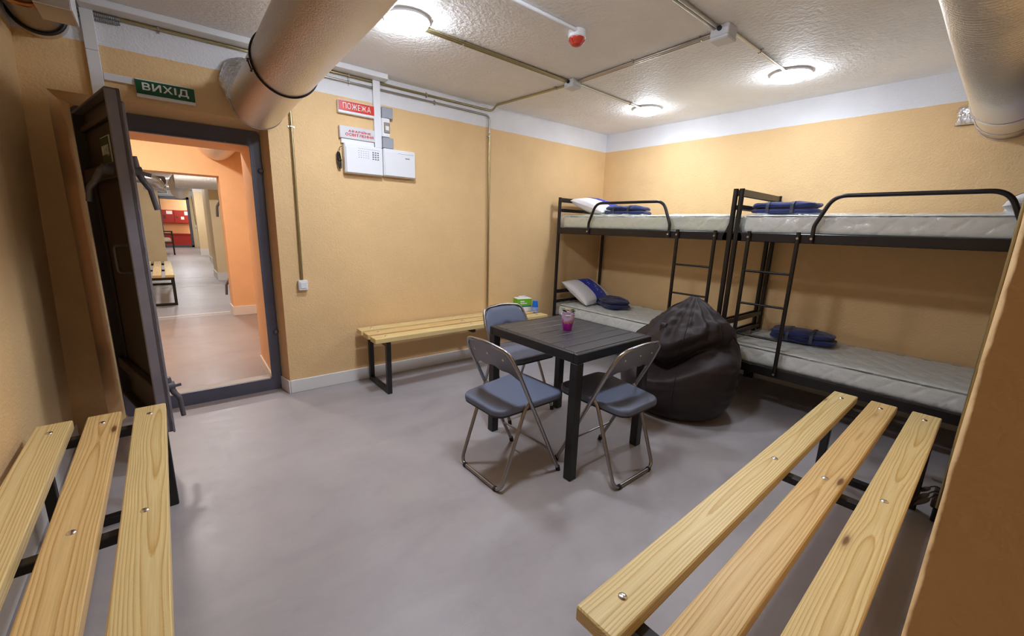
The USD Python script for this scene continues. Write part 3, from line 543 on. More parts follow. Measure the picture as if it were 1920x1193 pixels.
v, f = text('ВИХІД', .155, .056); obj('lettering', (v + [.50, .0324, 1.702], f), 'letter_white', es, False)

# ================================================================== BENCHES
def bench(label, loc, rz, L, pitch, group=None, bolts=True, mats=('pine_a', 'pine_b', 'pine_c'), w=.112, top=.485, mid=True, inset=.11):
    t = thing('bench', label, 'bench', loc, rz, group); th = .042; D = pitch * 2 + w
    for k in range(3):
        yc_ = (k - 1) * pitch
        p = obj('plank', B().box([-L / 2, yc_ - w / 2, top - th], [L / 2, yc_ + w / 2, top], .004), mats[k], t)
        if bolts:
            for x in (-L / 2 + inset, 0., L / 2 - inset):
                obj('bolt', B().lathe([(.0118, -.001), (.0118, .001), (.0095, .0036), (.005, .005), (0, .0055)], (x, yc_, top), 14), 'bolt_steel', p, 50)
    zt = top - th; s = .038
    for x in (-L / 2 + inset, L / 2 - inset):
        obj('leg_frame', B().box([x - s / 2, -D / 2 + .004, 0], [x + s / 2, -D / 2 + .004 + s, zt], .003).box([x - s / 2, D / 2 - .004 - s, 0], [x + s / 2, D / 2 - .004, zt], .003).box([x - s / 2, -D / 2 + s, 0], [x + s / 2, D / 2 - s, s], .003).box([x - s / 2, -D / 2 + s, zt - s], [x + s / 2, D / 2 - s, zt], .003), 'black_steel', t)
    if mid: obj('cross_bar', B().box([-s / 2, -D / 2 + .01, zt - .03], [s / 2, D / 2 - .01, zt], .003), 'black_steel', t)
    return t
bench('long pine bench in the right foreground with three planks and silver bolts', (1.815, .287, 0), 0, 2.30, .170)
bench('pine bench along the left wall in front of the open steel door', (-.295, 1.56, 0), math.pi / 2, 1.89, .157)
bench('pine bench against the back wall under the alarm panels', (2.125, 3.255, 0), WA * .6, 1.87, .160)

# ================================================================== TABLE
t = thing('table', 'square black outdoor table with grooved slat top in the middle of the room', 'table', (1.927, 1.712, 0))
hxx, hyy, TZ = .345, .382, .74
for sx in (-1, 1):
    for sy in (-1, 1): obj('leg', B().box([sx * hxx - sx * .052, sy * hyy - sy * .052, 0], [sx * hxx, sy * hyy, TZ - .0545], .003), 'table_frame', t)
obj('frame', B().box([-hxx, -hyy, TZ - .055], [hxx, -hyy + .03, TZ], .004).box([-hxx, hyy - .03, TZ - .055], [hxx, hyy, TZ], .004).box([-hxx, -hyy + .03, TZ - .055], [-hxx + .03, hyy - .03, TZ], .004).box([hxx - .03, -hyy + .03, TZ - .055], [hxx, hyy - .03, TZ], .004), 'table_frame', t)
obj('tray', B().box([-hxx + .03, -hyy + .03, TZ - .03], [hxx - .03, hyy - .03, TZ - .02]), 'rubber', t, False)
ys = np.linspace(-hyy + .030, hyy - .030, 8)
for a, c in zip(ys[:-1], ys[1:]): obj('slat', B().box([-hxx + .031, a + .0032, TZ - .02], [hxx - .031, c - .0032, TZ + .001], .002), 'table_slat', t)
sc = B()
for sx in (-1, 1):
    for zz_ in (.20, .60): sc.tube([(sx * hxx, -hyy + .026, zz_), (sx * hxx + sx * .006, -hyy + .026, zz_)], .006, 8)
obj('screw_cap', sc, 'table_frame', t)

# ================================================================== FOLDING CHAIRS
def chair(label, loc, rz, group):
    t = thing('folding_chair', label, 'chair', loc, rz, group); r = .0105
    yz = lambda z: .205 - .494 * z
    p = [(-.212, .205, .006), (-.207, yz(.44), .44), (-.205, yz(.66), .66), (-.185, yz(.772), .772), (0, yz(.792) - .004, .792), (.185, yz(.772), .772), (.205, yz(.66), .66), (.207, yz(.44), .44), (.212, .205, .006)]
    obj('front_frame', B().tube(fillet(p, [0, .2, .2, .075, .5, .075, .2, .2, 0], 6), r, 10), 'chair_tube', t, 60)
    q = [(-.190, -.022, .475), (-.188, -.055, .44), (-.186, -.205, .012), (.186, -.205, .012), (.188, -.055, .44), (.190, -.022, .475)]
    obj('rear_frame', B().tube(fillet(q, [0, .1, .055, .055, .1, 0], 7), r, 10), 'chair_tube', t, 60)
    obj('stretcher', B().tube([(-.212, yz(.16) + .0, .16), (.212, yz(.16), .16)], .006, 8), 'chair_tube', t); obj('stretcher', B().tube([(-.20, yz(.435), .432), (.20, yz(.435), .432)], .007, 8), 'chair_tube', t)
    for sx in (-1, 1):
        obj('foot_cap', B().tube([(sx * .212, .205, 0), (sx * .212, .198, .028)], .0135, 10), 'rubber', t)
        obj('bar_cap', B().tube([(sx * .135, -.205, .012), (sx * .150, -.205, .012)], .0135, 10), 'rubber', t)
    # seat: rounded trapezoid pad on a thin dark shell
    pol = Polygon([(-.165, -.215), (.165, -.215), (.205, .235), (-.205, .235)]).buffer(-.06).buffer(.065, quad_segs=6)
    def pad(poly, z0, z1, rnd, crown):
        xy = np.array(poly.exterior.coords)[:-1]; c = xy.mean(0); rows = []
        for k in range(6): a = k / 5 * math.pi / 2; rows.append(np.c_[c + (xy - c) * (1 - rnd * (1 - math.sin(a)) * 0), np.full(len(xy), z0)] if False else np.c_[xy * 1. - (xy - c) / np.linalg.norm(xy - c, axis=1, keepdims=True) * rnd * (1 - math.cos(a)), np.full(len(xy), z1 - rnd + rnd * math.sin(a))])
        for s in (.8, .55, .3, .0): rows.append(np.c_[c + (rows[5][:, :2] - c) * s, np.full(len(xy), z1 + crown * (1 - s * s))])
        rows = [np.c_[c + 0 * xy, np.full(len(xy), z0)], np.c_[xy, np.full(len(xy), z0)]] + rows
        P = np.array(rows); P[..., 2] += .02 * (P[..., 1]) / .23 * .6; return B().grid(P, wrap=True)
    obj('seat', pad(pol, .440, .470, .014, .006), 'chair_vinyl', t, 60); obj('seat_shell', pad(pol.buffer(-.004), .428, .442, .004, .0), 'chair_vinyl_edge', t, 60)
    # backrest: padded front, metal back
    U = np.linspace(-1, 1, 33)
    def sheet(off, grow, bulge):
        rows = []
        for v in np.linspace(0, 1, 12):
            row = []
            for uu in U:
                top = .790 - .110 * max(0, abs(uu) - .52) ** 2 / .2304 * .85; bot = .646 - .034 * uu * uu + .006 * math.cos(3 * math.pi * uu)
                z = bot + (top - bot) * v; row.append((uu * (.200 - .014 * max(0, (z - .70) / .09) ** 2 + grow), yz(z) - .012 * (1 - uu * uu) + off + bulge * (1 - uu ** 6) * (1 - (2 * v - 1) ** 6), z))
            rows.append(row)
        return np.array(rows)
    A_, C_ = sheet(.004, -.006, .012), sheet(-.0005, -.006, 0)
    bd = B().grid(A_, flip=True).grid(C_); n1, n2 = A_.shape[:2]
    for e1, e2 in ((A_[0], C_[0]), (C_[-1], A_[-1]), (C_[:, 0], A_[:, 0]), (A_[:, -1], C_[:, -1])): bd.grid(np.stack([e1, e2]))
    obj('backrest', bd, 'chair_vinyl', t, 50); obj('back_panel', B().grid(sheet(-.0015, -.004, 0)).grid(sheet(-.0035, -.004, 0)), 'chair_back_panel', t, 50, label='grey metal back panel with rivets')
    for uu in (-.62, 0, .62):
        z = .712 + .012 * (1 - abs(uu)); obj('rivet', B().lathe([(.007, 0), (.006, .003), (0, .005)], (uu * .2, yz(z) - .012 * (1 - uu * uu) - .003, z), 10, '-y'), 'bolt_steel', t)
    return t
G = 'grey folding chairs round the black table'
ch = chair('grey folding chair at the left side of the black table, its back to the camera', (1.412, 1.664, 0), -math.pi / 2, G)
dup(ch, 'grey folding chair on the near right side of the table, nearest the long foreground bench', (1.895, 1.330, 0), 0.)
dup(ch, 'grey folding chair at the far side of the table, in front of the back bench', (1.965, 2.262, 0), math.pi)

# ================================================================== BUNK BEDS
XB, BD = 3.50, .815
def bunk(label, y0, sgn, group):
    """y0: the end by the middle of the two beds; the bed runs 1.9 m from there along sgn * y. Front plane x = XB."""
    t = thing('bunk_bed', label, 'bunk bed', (XB, y0, 0), 0, group); L = 1.90; Y = lambda d: sgn * d; pw = .017; M_ = 'bed_steel'
    for x in (0, BD):
        for d in (0, L):
            obj('post', B().tube([(x, Y(d), .012), (x, Y(d), 1.727)], .0185, 12), M_, t, 60); obj('post_foot', B().tube([(x, Y(d), 0), (x, Y(d), .03)], .021, 12), 'rubber', t)
    for x in (0, BD):
        for z0, z1 in ((1.328, 1.394), (.305, .375)):
            obj('side_rail', B().box([x - .014, min(Y(.015), Y(L - .015)), z0], [x + .014, max(Y(.015), Y(L - .015)), z1], .004), M_, t)
    for d in (0, L):
        for zc_, h in ((1.700, .048), (1.588, .036), (.655, .040), (.535, .036)): obj('end_bar', B().box([.012, Y(d) - .009, zc_ - h / 2], [BD - .012, Y(d) + .009, zc_ + h / 2], .003), M_, t)
        for z0, z1 in ((1.334, 1.388), (.31, .37)): obj('end_rail', B().box([.012, Y(d) - .012, z0], [BD - .012, Y(d) + .012, z1], .003), M_, t)
    for zb in (1.384, .365):
        for k in range(8): d = .12 + k * .237; obj('bed_slat', B().box([.012, Y(d) - .02, zb - .012], [BD - .012, Y(d) + .02, zb - .004]), M_, t, False)
    g = fillet([(-.024, Y(.517), 1.335), (-.024, Y(.517), 1.45), (-.024, Y(.60), 1.648), (-.024, Y(1.36), 1.648), (-.024, Y(1.443), 1.45), (-.024, Y(1.443), 1.335)], [0, .1, .11, .11, .1, 0], 8)
    obj('guard_rail', B().tube(g, .0135, 10), M_, t, 60)
    ld_ = [.106, .434]
    for d in ld_: obj('ladder_rail', B().tube([(-.026, Y(d), .325), (-.026, Y(d), 1.405)], .0145, 10), M_, t, 60)
    for zr in (.60, .85, 1.103): obj('ladder_rung', B().tube([(-.026, Y(ld_[0]), zr), (-.026, Y(ld_[1]), zr)], .0085, 8), M_, t, 60)
    for d, z in [(x_, 1.362) for x_ in (.517, 1.443, *ld_)] + [(x_, .34) for x_ in ld_]: obj('bolt', B().lathe([(.009, 0), (.008, .004), (0, .007)], (-.038, Y(d), z), 10, 'x') if False else B().tube([(-.036, Y(d), z), (-.046, Y(d), z)], .0085, 10), 'bolt_steel', t)
    obj('gusset', B().tri(hull([(x_, Y(d_), z_) for x_ in (-.014, .014) for d_, z_ in ((0.012, 1.33), (.012, 1.47), (.03, 1.40), (.05, 1.36), (.05, 1.33))])), M_, t)
    return t
bunk('black steel bunk bed in the far corner, behind the table', 1.46, 1, 'black steel bunk beds'); bunk('black steel bunk bed at the right, behind the foreground bench', 1.414, -1, 'black steel bunk beds')

def superbox(hx_, hy_, hz_, n=4., nu=72, nv=26, e=.35):
    """rounded slab, points (nv, nu, 3)"""
    V = np.linspace(-math.pi / 2, math.pi / 2, nv); Uu = np.linspace(-math.pi, math.pi, nu, endpoint=False); sp = lambda a, p_: np.sign(a) * np.abs(a) ** p_
    cv, sv = sp(np.cos(V), e), sp(np.sin(V), e); q = 2 / n
    return np.stack([hx_ * cv[:, None] * sp(np.cos(Uu), q), hy_ * cv[:, None] * sp(np.sin(Uu), q), np.broadcast_to(hz_ * sv[:, None], (nv, nu))], -1)
def slab(hx_, hy_, hz_, r, nx=18, ny=40, nz=6, rnd=None):
    """box grid with rounded edges as one closed mesh: six gridded faces pushed onto a rounded box"""
    b = B()
    def face(a, c, k, s_):
        ga = np.linspace(-1, 1, [nx, ny, nz][a]); gc = np.linspace(-1, 1, [nx, ny, nz][c]); P = np.zeros((len(ga), len(gc), 3)); P[..., a] = ga[:, None]; P[..., c] = gc[None]; P[..., k] = s_
        H = np.array([hx_, hy_, hz_]); Q = P * H; core = np.clip(Q, -(H - r), H - r); d = Q - core; ln = np.linalg.norm(d, axis=-1, keepdims=True); ln[ln == 0] = 1; Q = core + d / ln * r
        b.grid(Q, flip=(s_ < 0) != ((a, c, k) in ((0, 1, 2), (1, 2, 0), (2, 0, 1))) and False or (s_ < 0) == ((a, c, k) in ((0, 1, 2), (1, 2, 0), (2, 0, 1))))
    for a, c, k in ((0, 1, 2), (1, 2, 0), (2, 0, 1)):
        for s_ in (1, -1): face(a, c, k, s_)
    m = trimesh.Trimesh(*b.mesh(), process=False); m.merge_vertices(digits_vertex=6); m.fix_normals(); return np.array(m.vertices), np.array(m.faces)
def mattress(label, cx, cy, zb, seed, m, fm, wrap_ext=(.05, .05), hz_=.072):
    hx_, hy_ = .385, .915
    t = thing('mattress', label, 'mattress', (cx, cy, zb), 0, 'mattresses in clear plastic on the bunks')
    v, f = slab(hx_, hy_, hz_, .035, 40, 170, 14); v[:, 2] += hz_
    # diamond quilting, stitched lines pulled in
    ca, cb_ = v[:, 1] + v[:, 0] * .9 + v[:, 2], v[:, 1] - v[:, 0] * .9 - v[:, 2]; dl = np.minimum(np.abs((ca / .15) % 1 - .5), np.abs((cb_ / .15) % 1 - .5)) * .15; pull = .006 * np.exp(-(dl / .016) ** 2)
    nv = v - np.clip(v, [-hx_ + .05, -hy_ + .05, .05], [hx_ - .05, hy_ - .05, 2 * hz_ - .05]); v -= nv / (np.linalg.norm(nv, axis=1, keepdims=True) + 1e-9) * pull[:, None]
    obj('core', (v, f), m, t, 60)
    for zz_ in (.012, 2 * hz_ - .012):
        pr = [(sx * (hx_ - .003), sy * (hy_ - .003), zz_) for sx, sy in ((-1, -1), (1, -1), (1, 1), (-1, 1))]; obj('piping', B().tube(fillet(pr, .05, 6, closed=True), .0045, 6, closed=True), 'piping', t, 60)
    # loose plastic bag round it
    w, wf = slab(hx_ + .006, hy_ + wrap_ext[0] * .5 + wrap_ext[1] * .5, hz_ + .006, .04, 40, 90, 10); w[:, 1] += (wrap_ext[1] - wrap_ext[0]) * .5; w[:, 2] += hz_ + .001
    n = (.55 - np.abs(2 * meshkit.fbm(w * [8, 6, 12] + 5 * seed, 3, seed) - 1) * 2.4) * .7; nrm = w - np.clip(w, [-hx_ + .05, -hy_ + .05, hz_ - .02], [hx_ - .05, hy_ - .05, hz_ + .02]); nrm /= np.linalg.norm(nrm, axis=1, keepdims=True) + 1e-9
    up = np.clip((w[:, 2] - .03) / .05, 0, 1); endf = np.clip((np.abs(w[:, 1]) - hy_ + .02) / .05, 0, 1)
    w += nrm * (np.maximum(n, -.12) * (.024 + .05 * endf) * (.25 + .75 * up))[:, None]; w[:, 2] = np.maximum(w[:, 2], .003)
    obj('plastic_wrap', (w, wf), fm, t, 60, label='clear plastic bag round the mattress'); return t
ZU, ZL = 1.385, .365
mattress('pale green mattress in plastic on the upper bunk of the left bed', 3.9075, 2.41, ZU, 1, 'mattress_green', 'plastic_film_milky', (.02, .075))
mattress('pale mattress in plastic on the lower bunk of the left bed', 3.9075, 2.41, ZL, 2, 'mattress_fabric', 'plastic_film', (.02, .06))
mattress('grey quilted mattress in plastic on the upper bunk of the right bed', 3.9075, .464, ZU, 3, 'mattress_fabric', 'plastic_film', (.02, .02))
mattress('grey mattress in glossy plastic on the lower bunk of the right bed', 3.9075, .464, ZL, 4, 'mattress_fabric', 'plastic_film', (.02, .02))

def pillow(label, c, R, seed):
    t = thing('pillow', label, 'pillow', c, 0, 'white pillows with blue wrappers'); n, m_ = 40, 28; a, b_, h = .30, .22, .085
    uu, vv = np.meshgrid(np.linspace(-1, 1, n), np.linspace(-1, 1, m_), indexing='ij')
    prof = (np.clip(1 - uu ** 2, 0, 1) ** .5 * np.clip(1 - vv ** 2, 0, 1) ** .5) ** .85; pin = 1 - .10 * (1 - np.abs(vv)) * np.abs(uu) ** 4; pin2 = 1 - .12 * (1 - np.abs(uu)) * np.abs(vv) ** 4
    wr = meshkit.fbm(np.stack([uu * 3, vv * 3, uu * 0 + seed], -1), 4, seed) - .5; wr = wr * (1 - np.maximum(np.abs(uu), np.abs(vv)) ** 6)
    def side(s_, off): return np.stack([uu * a * pin, vv * b_ * pin2, s_ * (h * prof + off + .012 * wr * prof)], -1)
    top, bot = side(1, 0) @ R.T, side(-1, 0) @ R.T
    obj('cover', B().grid(top).grid(bot, flip=True), 'pillow_white', t, 60)
    k0, k1 = int(n * .36), int(n * .76); q = side(1, .003) @ R.T; obj('wrapper', B().grid(q[k0:k1]), 'pillow_blue', t, 60, label='blue printed wrapper band')
    mk = B(); q2 = side(1, .0045) @ R.T; rg = np.random.default_rng(seed)
    for k in range(9):
        i = k0 + 4 + int(rg.integers(0, k1 - k0 - 9)); j = 6 + k * 2; s0, s1 = q2[i, j], q2[i + int(rg.integers(1, 4)), j + int(rg.integers(0, 2))]; mk.bar(s0, s1, .006, .002, R[:, 2])
    obj('wrapper_print', mk, 'letter_white', t, False, label='small white print on the wrapper'); return t
def Rm(yaw, pitch, roll=0.):
    cy, sy = math.cos(yaw), math.sin(yaw); cp, sp_ = math.cos(pitch), math.sin(pitch); cr, sr = math.cos(roll), math.sin(roll)
    return np.array([[cy, -sy, 0], [sy, cy, 0], [0, 0, 1]]) @ np.array([[1, 0, 0], [0, cp, -sp_], [0, sp_, cp]]) @ np.array([[cr, 0, sr], [0, 1, 0], [-sr, 0, cr]])
pillow('white pillow with a blue wrapper on the upper bunk of the left bed', (3.86, 3.07, ZU + .246), Rm(.12, .30), 1)
pillow('white pillow with a blue wrapper leaning on the lower bunk of the left bed', (3.90, 3.19, ZL + .285), Rm(.10, .55), 2)
pillow('white pillow at the far right of the upper right bunk', (3.86, -.14, ZU + .240), Rm(math.pi, .25), 3)

def blanket(label, c, yaw, hx_=.225, hy_=.14, seed=0, hz=.075, tilt=0.):
    t = thing('blanket', label, 'blanket', c, yaw, 'folded navy blankets on the bunks'); lay = 2; hh = hz / lay
    for k in range(lay):
        P = superbox(hx_ * (1 - .05 * k + .02 * (k == 1)), hy_ * (1 - .04 * k), hh * .66, 4., 64, 20, .75); n = meshkit.fbm(P * [11, 11, 30] + 7 * seed + 3 * k, 4, seed + k) - .5
        P[..., 2] += hh * (k + .58) + .040 * n * (.6 + .5 * k) + tilt * P[..., 0] * .1 * k; P[..., 0] += .012 * n + .008 * (k - 1); P[..., 1] += .01 * n; P[..., 2] = np.maximum(P[..., 2], .001)
        obj('fold', B().grid(P, wrap=True), 'blanket_navy', t, 70)
    for xs in (-.08, .085):
        a = np.linspace(0, 2 * math.pi, 40, endpoint=False); se = lambda q_, e_: np.sign(q_) * abs(q_) ** e_
        ring = np.array([(xs, (hy_ + .006) * se(math.cos(q_), .45), hz * .54 + (hz * .54 + .006) * se(math.sin(q_), .5)) for q_ in a]); ring[:, 2] = np.maximum(ring[:, 2], .002)
        A1, A2 = ring.copy(), ring.copy(); A1[:, 0] -= .011; A2[:, 0] += .011; obj('strap', B().grid(np.stack([A1, A2]), wrap=True), 'strap_grey', t, 60)
    return t
blanket('folded navy blanket on the upper bunk of the left bed, beside its pillow', (3.76, 2.63, ZU + .153), math.pi / 2 + .1, seed=1, hz=.085)
blanket('folded navy blanket in shade on the lower bunk of the left bed, below the pillow', (3.93, 2.845, ZL + .155), math.pi / 2 - .55, .235, .15, 2, .09)
blanket('folded navy blanket on the upper bunk of the right bed, by the end bars', (3.76, 1.175, ZU + .153), math.pi / 2, .235, .14, 3, .085)
blanket('folded navy blanket on the lower bunk of the right bed, behind the ladder', (4.03, .985, ZL + .155), math.pi / 2 + .12, .23, .145, 4, .085)

# ================================================================== BEAN BAG
def beanbag():
    n, m_ = 120, 84; bx, by = 3.03, 1.52
    prof = np.array([(0.0, .0), (.22, .0), (.31, .012), (.375, .07), (.413, .17), (.425, .27), (.42, .37), (.41, .45), (.385, .53), (.35, .60), (.30, .67), (.235, .735), (.165, .79), (.09, .84), (.03, .868), (0, .872)])
    s = np.r_[0, np.cumsum(np.linalg.norm(np.diff(prof, axis=0), axis=1))]; ss = np.linspace(0, s[-1], m_); R_ = np.interp(ss, s, prof[:, 0]); Z_ = np.interp(ss, s, prof[:, 1])
    from scipy.ndimage import gaussian_filter1d
    R_[4:] = gaussian_filter1d(R_, 2.5)[4:]; R_[-1] = 0; th = np.linspace(0, 2 * math.pi, n, endpoint=False)
    vx, vy = -.885, -.465          # towards the camera
    P = np.zeros((m_, n, 3)); front = np.cos(th) * vx + np.sin(th) * vy; sidec = np.cos(th) * vy - np.sin(th) * vx   # + = left in view
    for i in range(m_):
        z, r = Z_[i], R_[i]; t_ = z / .868; r_ = r * (1 + .03 * np.sin(3 * th + 1))
        # deep crease between the belly's lip and the hood folded over it: low at the left, rising to the right shoulder
        right = -sidec; zc = .475 + .10 * np.clip(right, -.4, 1) + .03 * np.cos(3 * th); fm = np.clip(front + .05 - .2 * np.clip(right, 0, 1), 0, 1) ** .7
        dent = (.46 + .16 * np.clip(sidec + .3, 0, 1)) * np.exp(-((z - zc) / .05) ** 2) * fm + .16 * np.exp(-((z - zc - .09) / .05) ** 2) * np.clip(front, 0, 1)
        hood = .06 * np.exp(-((z - zc - .17) / .06) ** 2) * np.clip(front + .2 * sidec, 0, 1)
        lefts = .22 * np.clip(sidec, 0, 1) * np.clip((z - .50) / .2, 0, 1)
        fold = 0
        for a_, w_, d_, z_ in ((158, .10, .05, .60), (186, .085, .06, .56), (214, .09, .045, .62), (236, .08, .05, .60), (262, .10, .045, .58), (290, .1, .04, .55), (120, .12, .05, .6)):
            ta = math.radians(a_) + .35 * (z - .7) * math.sin(a_) ; dd = (th - ta + math.pi) % (2 * math.pi) - math.pi; fold = fold + d_ * np.exp(-(dd / w_) ** 2) * np.clip((z - z_) / .1, 0, 1) - .5 * d_ * np.exp(-((np.abs(dd) - 2 * w_) / w_) ** 2) * np.clip((z - z_) / .1, 0, 1)
        pleat = .010 * np.sin(z * 95 + 2.5 * np.sin(3 * th)) * np.clip(1 - abs(z - .27) / .16, 0, 1) * (np.clip(np.cos(th - math.radians(255)), 0, 1) ** 6 + np.clip(np.cos(th - math.radians(165)), 0, 1) ** 6)
        r_ = r_ * (1 - dent + hood - lefts - 2.2 * fold - pleat) * (1 - .06 * np.clip(-front, 0, 1))
        sh = .075 * t_ ** 1.6; rs = .06 * t_ ** 2
        P[i, :, 0] = bx - vx * sh - vy * -rs * -1 + r_ * np.cos(th); P[i, :, 1] = by - vy * sh + vx * -rs * -1 + r_ * np.sin(th); P[i, :, 2] = z - .035 * np.exp(-((z - zc) / .07) ** 2) * fm
    Q = P.copy(); n1 = meshkit.fbm(Q * [5, 5, 9], 4, 3); ridge = 1 - np.abs(2 * meshkit.fbm(Q * [4.2, 4.2, 8.5] + 3, 3, 9) - 1) * 2.2; ridge2 = 1 - np.abs(2 * meshkit.fbm(Q * [9, 9, 16] + 8, 2, 5) - 1) * 2
    amp = np.clip((Z_ - .02) / .15, 0, 1) * (.35 + .65 * np.clip((Z_ - .35) / .25, 0, 1)); nv = Q - np.array([bx + .05, by + .03, .38]); nv /= np.linalg.norm(nv, axis=-1, keepdims=True)
    Q += nv * (amp[:, None] * (.034 * (n1 - .5) + .017 * ridge + .009 * ridge2))[..., None]; Q[..., 2] = np.maximum(Q[..., 2], 0); Q[0] = Q[0].mean(0)
    Q[0, :, 2] = 0; return Q
Q = beanbag(); t = thing('bean_bag', 'slumped dark brown bean bag chair beside the table in front of the bunks', 'bean bag')
obj('bag', B().grid(Q, wrap=True), 'bag_fabric', t, 70)
def seam(j):
    p = Q[6:80, j]; c = np.array([3.1, 1.56, .4]); d = p - c; return p + d / np.linalg.norm(d, axis=1, keepdims=True) * .002
for j in (8, 38, 68, 98): obj('seam', B().tube(seam(j), .004, 6), 'bag_fabric', t, 60)
hp = Q[63, 57]; hd = hp - np.array([3.07, 1.545, .62]); hd[2] = .02; hd /= np.linalg.norm(hd); dn = np.array([0, 0, -1.]); sdv = np.cross(hd, dn)
lp = fillet([hp - hd * .015, hp + hd * .035 + dn * -.005, hp + hd * .04 + dn * .075, hp - hd * .005 + dn * .095], .025, 6)
obj('carry_loop', B().grid(np.stack([lp - sdv * .022, lp + sdv * .022], 1)).grid(np.stack([lp - sdv * .022, lp + sdv * .022], 1) - hd * .003, flip=True), 'bag_fabric', t, 60)

# ================================================================== SMALL THINGS
t = thing('flower_pot', 'pink and purple wrapped flower pot on the black table', 'flower pot', (1.93, 1.728, TZ + .001))
th = np.linspace(0, 2 * math.pi, 40, endpoint=False); rows = []
for z, r, sq in ((0, .026, 0), (0, .0275, 0), (.03, .032, 0), (.07, .038, .004), (.105, .0425, .008), (.112, .0435, .009), (.112, .041, .009), (.098, .039, .006), (.09, .0, 0)):
    rr = r + sq * np.abs(np.cos(2 * th)) ** 2 * .6; rows.append(np.stack([rr * np.cos(th), rr * np.sin(th), 0 * th + z], 1))
rows[0] *= [0, 0, 1]
obj('wrapper', B().grid(np.array(rows), wrap=True), 'pot_print', t, 40)
obj('rim_band', B().lathe([(.0428, .100), (.0446, .100), (.0450, .106), (.0432, .106)], n=32), 'letter_white', t)
obj('soil', B().lathe([(.040, .098), (.02, .103), (0, .104)], n=20), 'soil', t)
rg = np.random.default_rng(4)
for k in range(16):
    a, d = rg.uniform(0, 6.28), rg.uniform(.005, .034); c = np.array([d * math.cos(a), d * math.sin(a), .104 + rg.uniform(.004, .03)]); dr = np.array([math.cos(a) * .7, math.sin(a) * .7, .5]); dr /= np.linalg.norm(dr); sd = np.cross(dr, [0, 0, 1.]); sd /= np.linalg.norm(sd); up_ = np.cross(sd, dr)
    L_ = rg.uniform(.018, .03); P = np.array([[c + dr * L_ * a_ + sd * b_ * L_ * .36 * math.sin(math.pi * min(1, a_ * .9 + .08)) + up_ * (.004 - .008 * a_ * a_ - .003 * b_ * b_) for b_ in (-1, 0, 1)] for a_ in (0, .25, .5, .75, 1)])
    obj('leaf', B().grid(P).grid(P - up_ * .0006, flip=True), 'leaf', t, 60)
for k in range(7):
    a, d = k * 2.4, .006 + .0042 * k; c = np.array([d * math.cos(a), d * math.sin(a), .128 + .006 * math.sin(k * 2.)]); fl = B()
    for q in range(6):
        b_ = q * math.pi / 3; P = np.array([[c + np.array([math.cos(b_ + s_ * .38) * r_, math.sin(b_ + s_ * .38) * r_, .004 * r_ / .012 + .002 * abs(s_)]) for s_ in (-1, 0, 1)] for r_ in (.001, .006, .011)]); fl.grid(P).grid(P - [0, 0, .0006], flip=True)
    obj('blossom', fl, ('petal', 'petal_pale')[k % 2], t, 60)
t = thing('tissue_box', 'green and white tissue carton on the far end of the back bench', 'carton', (2.955, 3.325, .4855), -.28)
obj('carton', B().box([-.085, -.055, 0], [.085, .055, .145], .003), 'carton_white', t); obj('print_band', B().box([-.0856, -.0558, .062], [.0856, .0558, .138], .001), 'carton_green', t, label='green printed band'); obj('print_stripe', B().box([-.0857, -.0559, .050], [.0857, .0559, .064], .001), 'carton_blue', t)
obj('print_mark', B().box([-.05, -.0565, .085], [.03, -.0555, .095]).box([-.05, -.0565, .105], [.0, -.0555, .118]), 'letter_white', t, False)
P = np.array([[(x, .012 * math.sin(x * 60) * (1 - z / .05), .145 + z) for x in np.linspace(-.05, .04, 12)] for z in (0, .012, .022)]); obj('tissue', B().grid(P).grid(P + [0, .001, 0], flip=True), 'carton_white', t, 60)
t = thing('cup_stack', 'stack of blue plastic cups upside down on the end of the back bench', 'cups', (3.03, 3.20, .4855))
for k in range(4):
    zo = k * .011; obj('cup', B().lathe([(.036, zo), (.0368, zo), (.0375, zo + .004), (.0262, zo + .088), (.024, zo + .090), (0, zo + .090), (0, zo + .088), (.024, zo + .087), (.035, zo + .004), (.036, zo)], n=28), 'cup_pale' if k == 0 else 'cup_blue', t)
obj('bag', B().lathe([(.041, .0), (.0415, .03), (.040, .052), (.037, .056)], n=28), 'plastic_film_milky', t, 60, label='clear sleeve round the lower cups')
t = thing('water_bottles', 'blue capped water bottle lying on the floor under the end of the back bench', 'bottle', (2.88, 3.13, 0), .35)
def bottle(nm, label, loc, rz, h=.0):
    t = thing(nm, label, 'bottle', loc, rz, 'water bottles under the back bench'); r = .042
    obj('body', B().lathe([(0, 0), (.036, 0), (r, .006), (r, .06), (r - .003, .065), (r, .07), (r, .10)], n=24), 'bottle_clear', t)
    obj('label_wrap', B().lathe([(r + .0005, .10), (r + .0005, .18)], n=24), 'bottle_blue', t); obj('shoulder', B().lathe([(r, .18), (r - .004, .20), (.018, .245), (.014, .26), (0, .26)], n=24), 'bottle_clear', t); obj('cap', B().lathe([(0, .262), (.0155, .262), (.0155, .28), (0, .282)][::1], n=18), 'bottle_blue', t)
    return t
stage.RemovePrim(t.GetPath()); USED['/World/water_bottles'] = 0
bt = bottle('water_bottle', 'blue labelled water bottle on the floor under the back bench, leftmost of three', (2.74, 3.10, 0), 0)
dup(bt, 'blue labelled water bottle on the floor under the back bench, middle of three', (2.84, 3.08, 0)); dup(bt, 'blue labelled water bottle on the floor under the back bench, rightmost of three', (2.94, 3.07, 0))
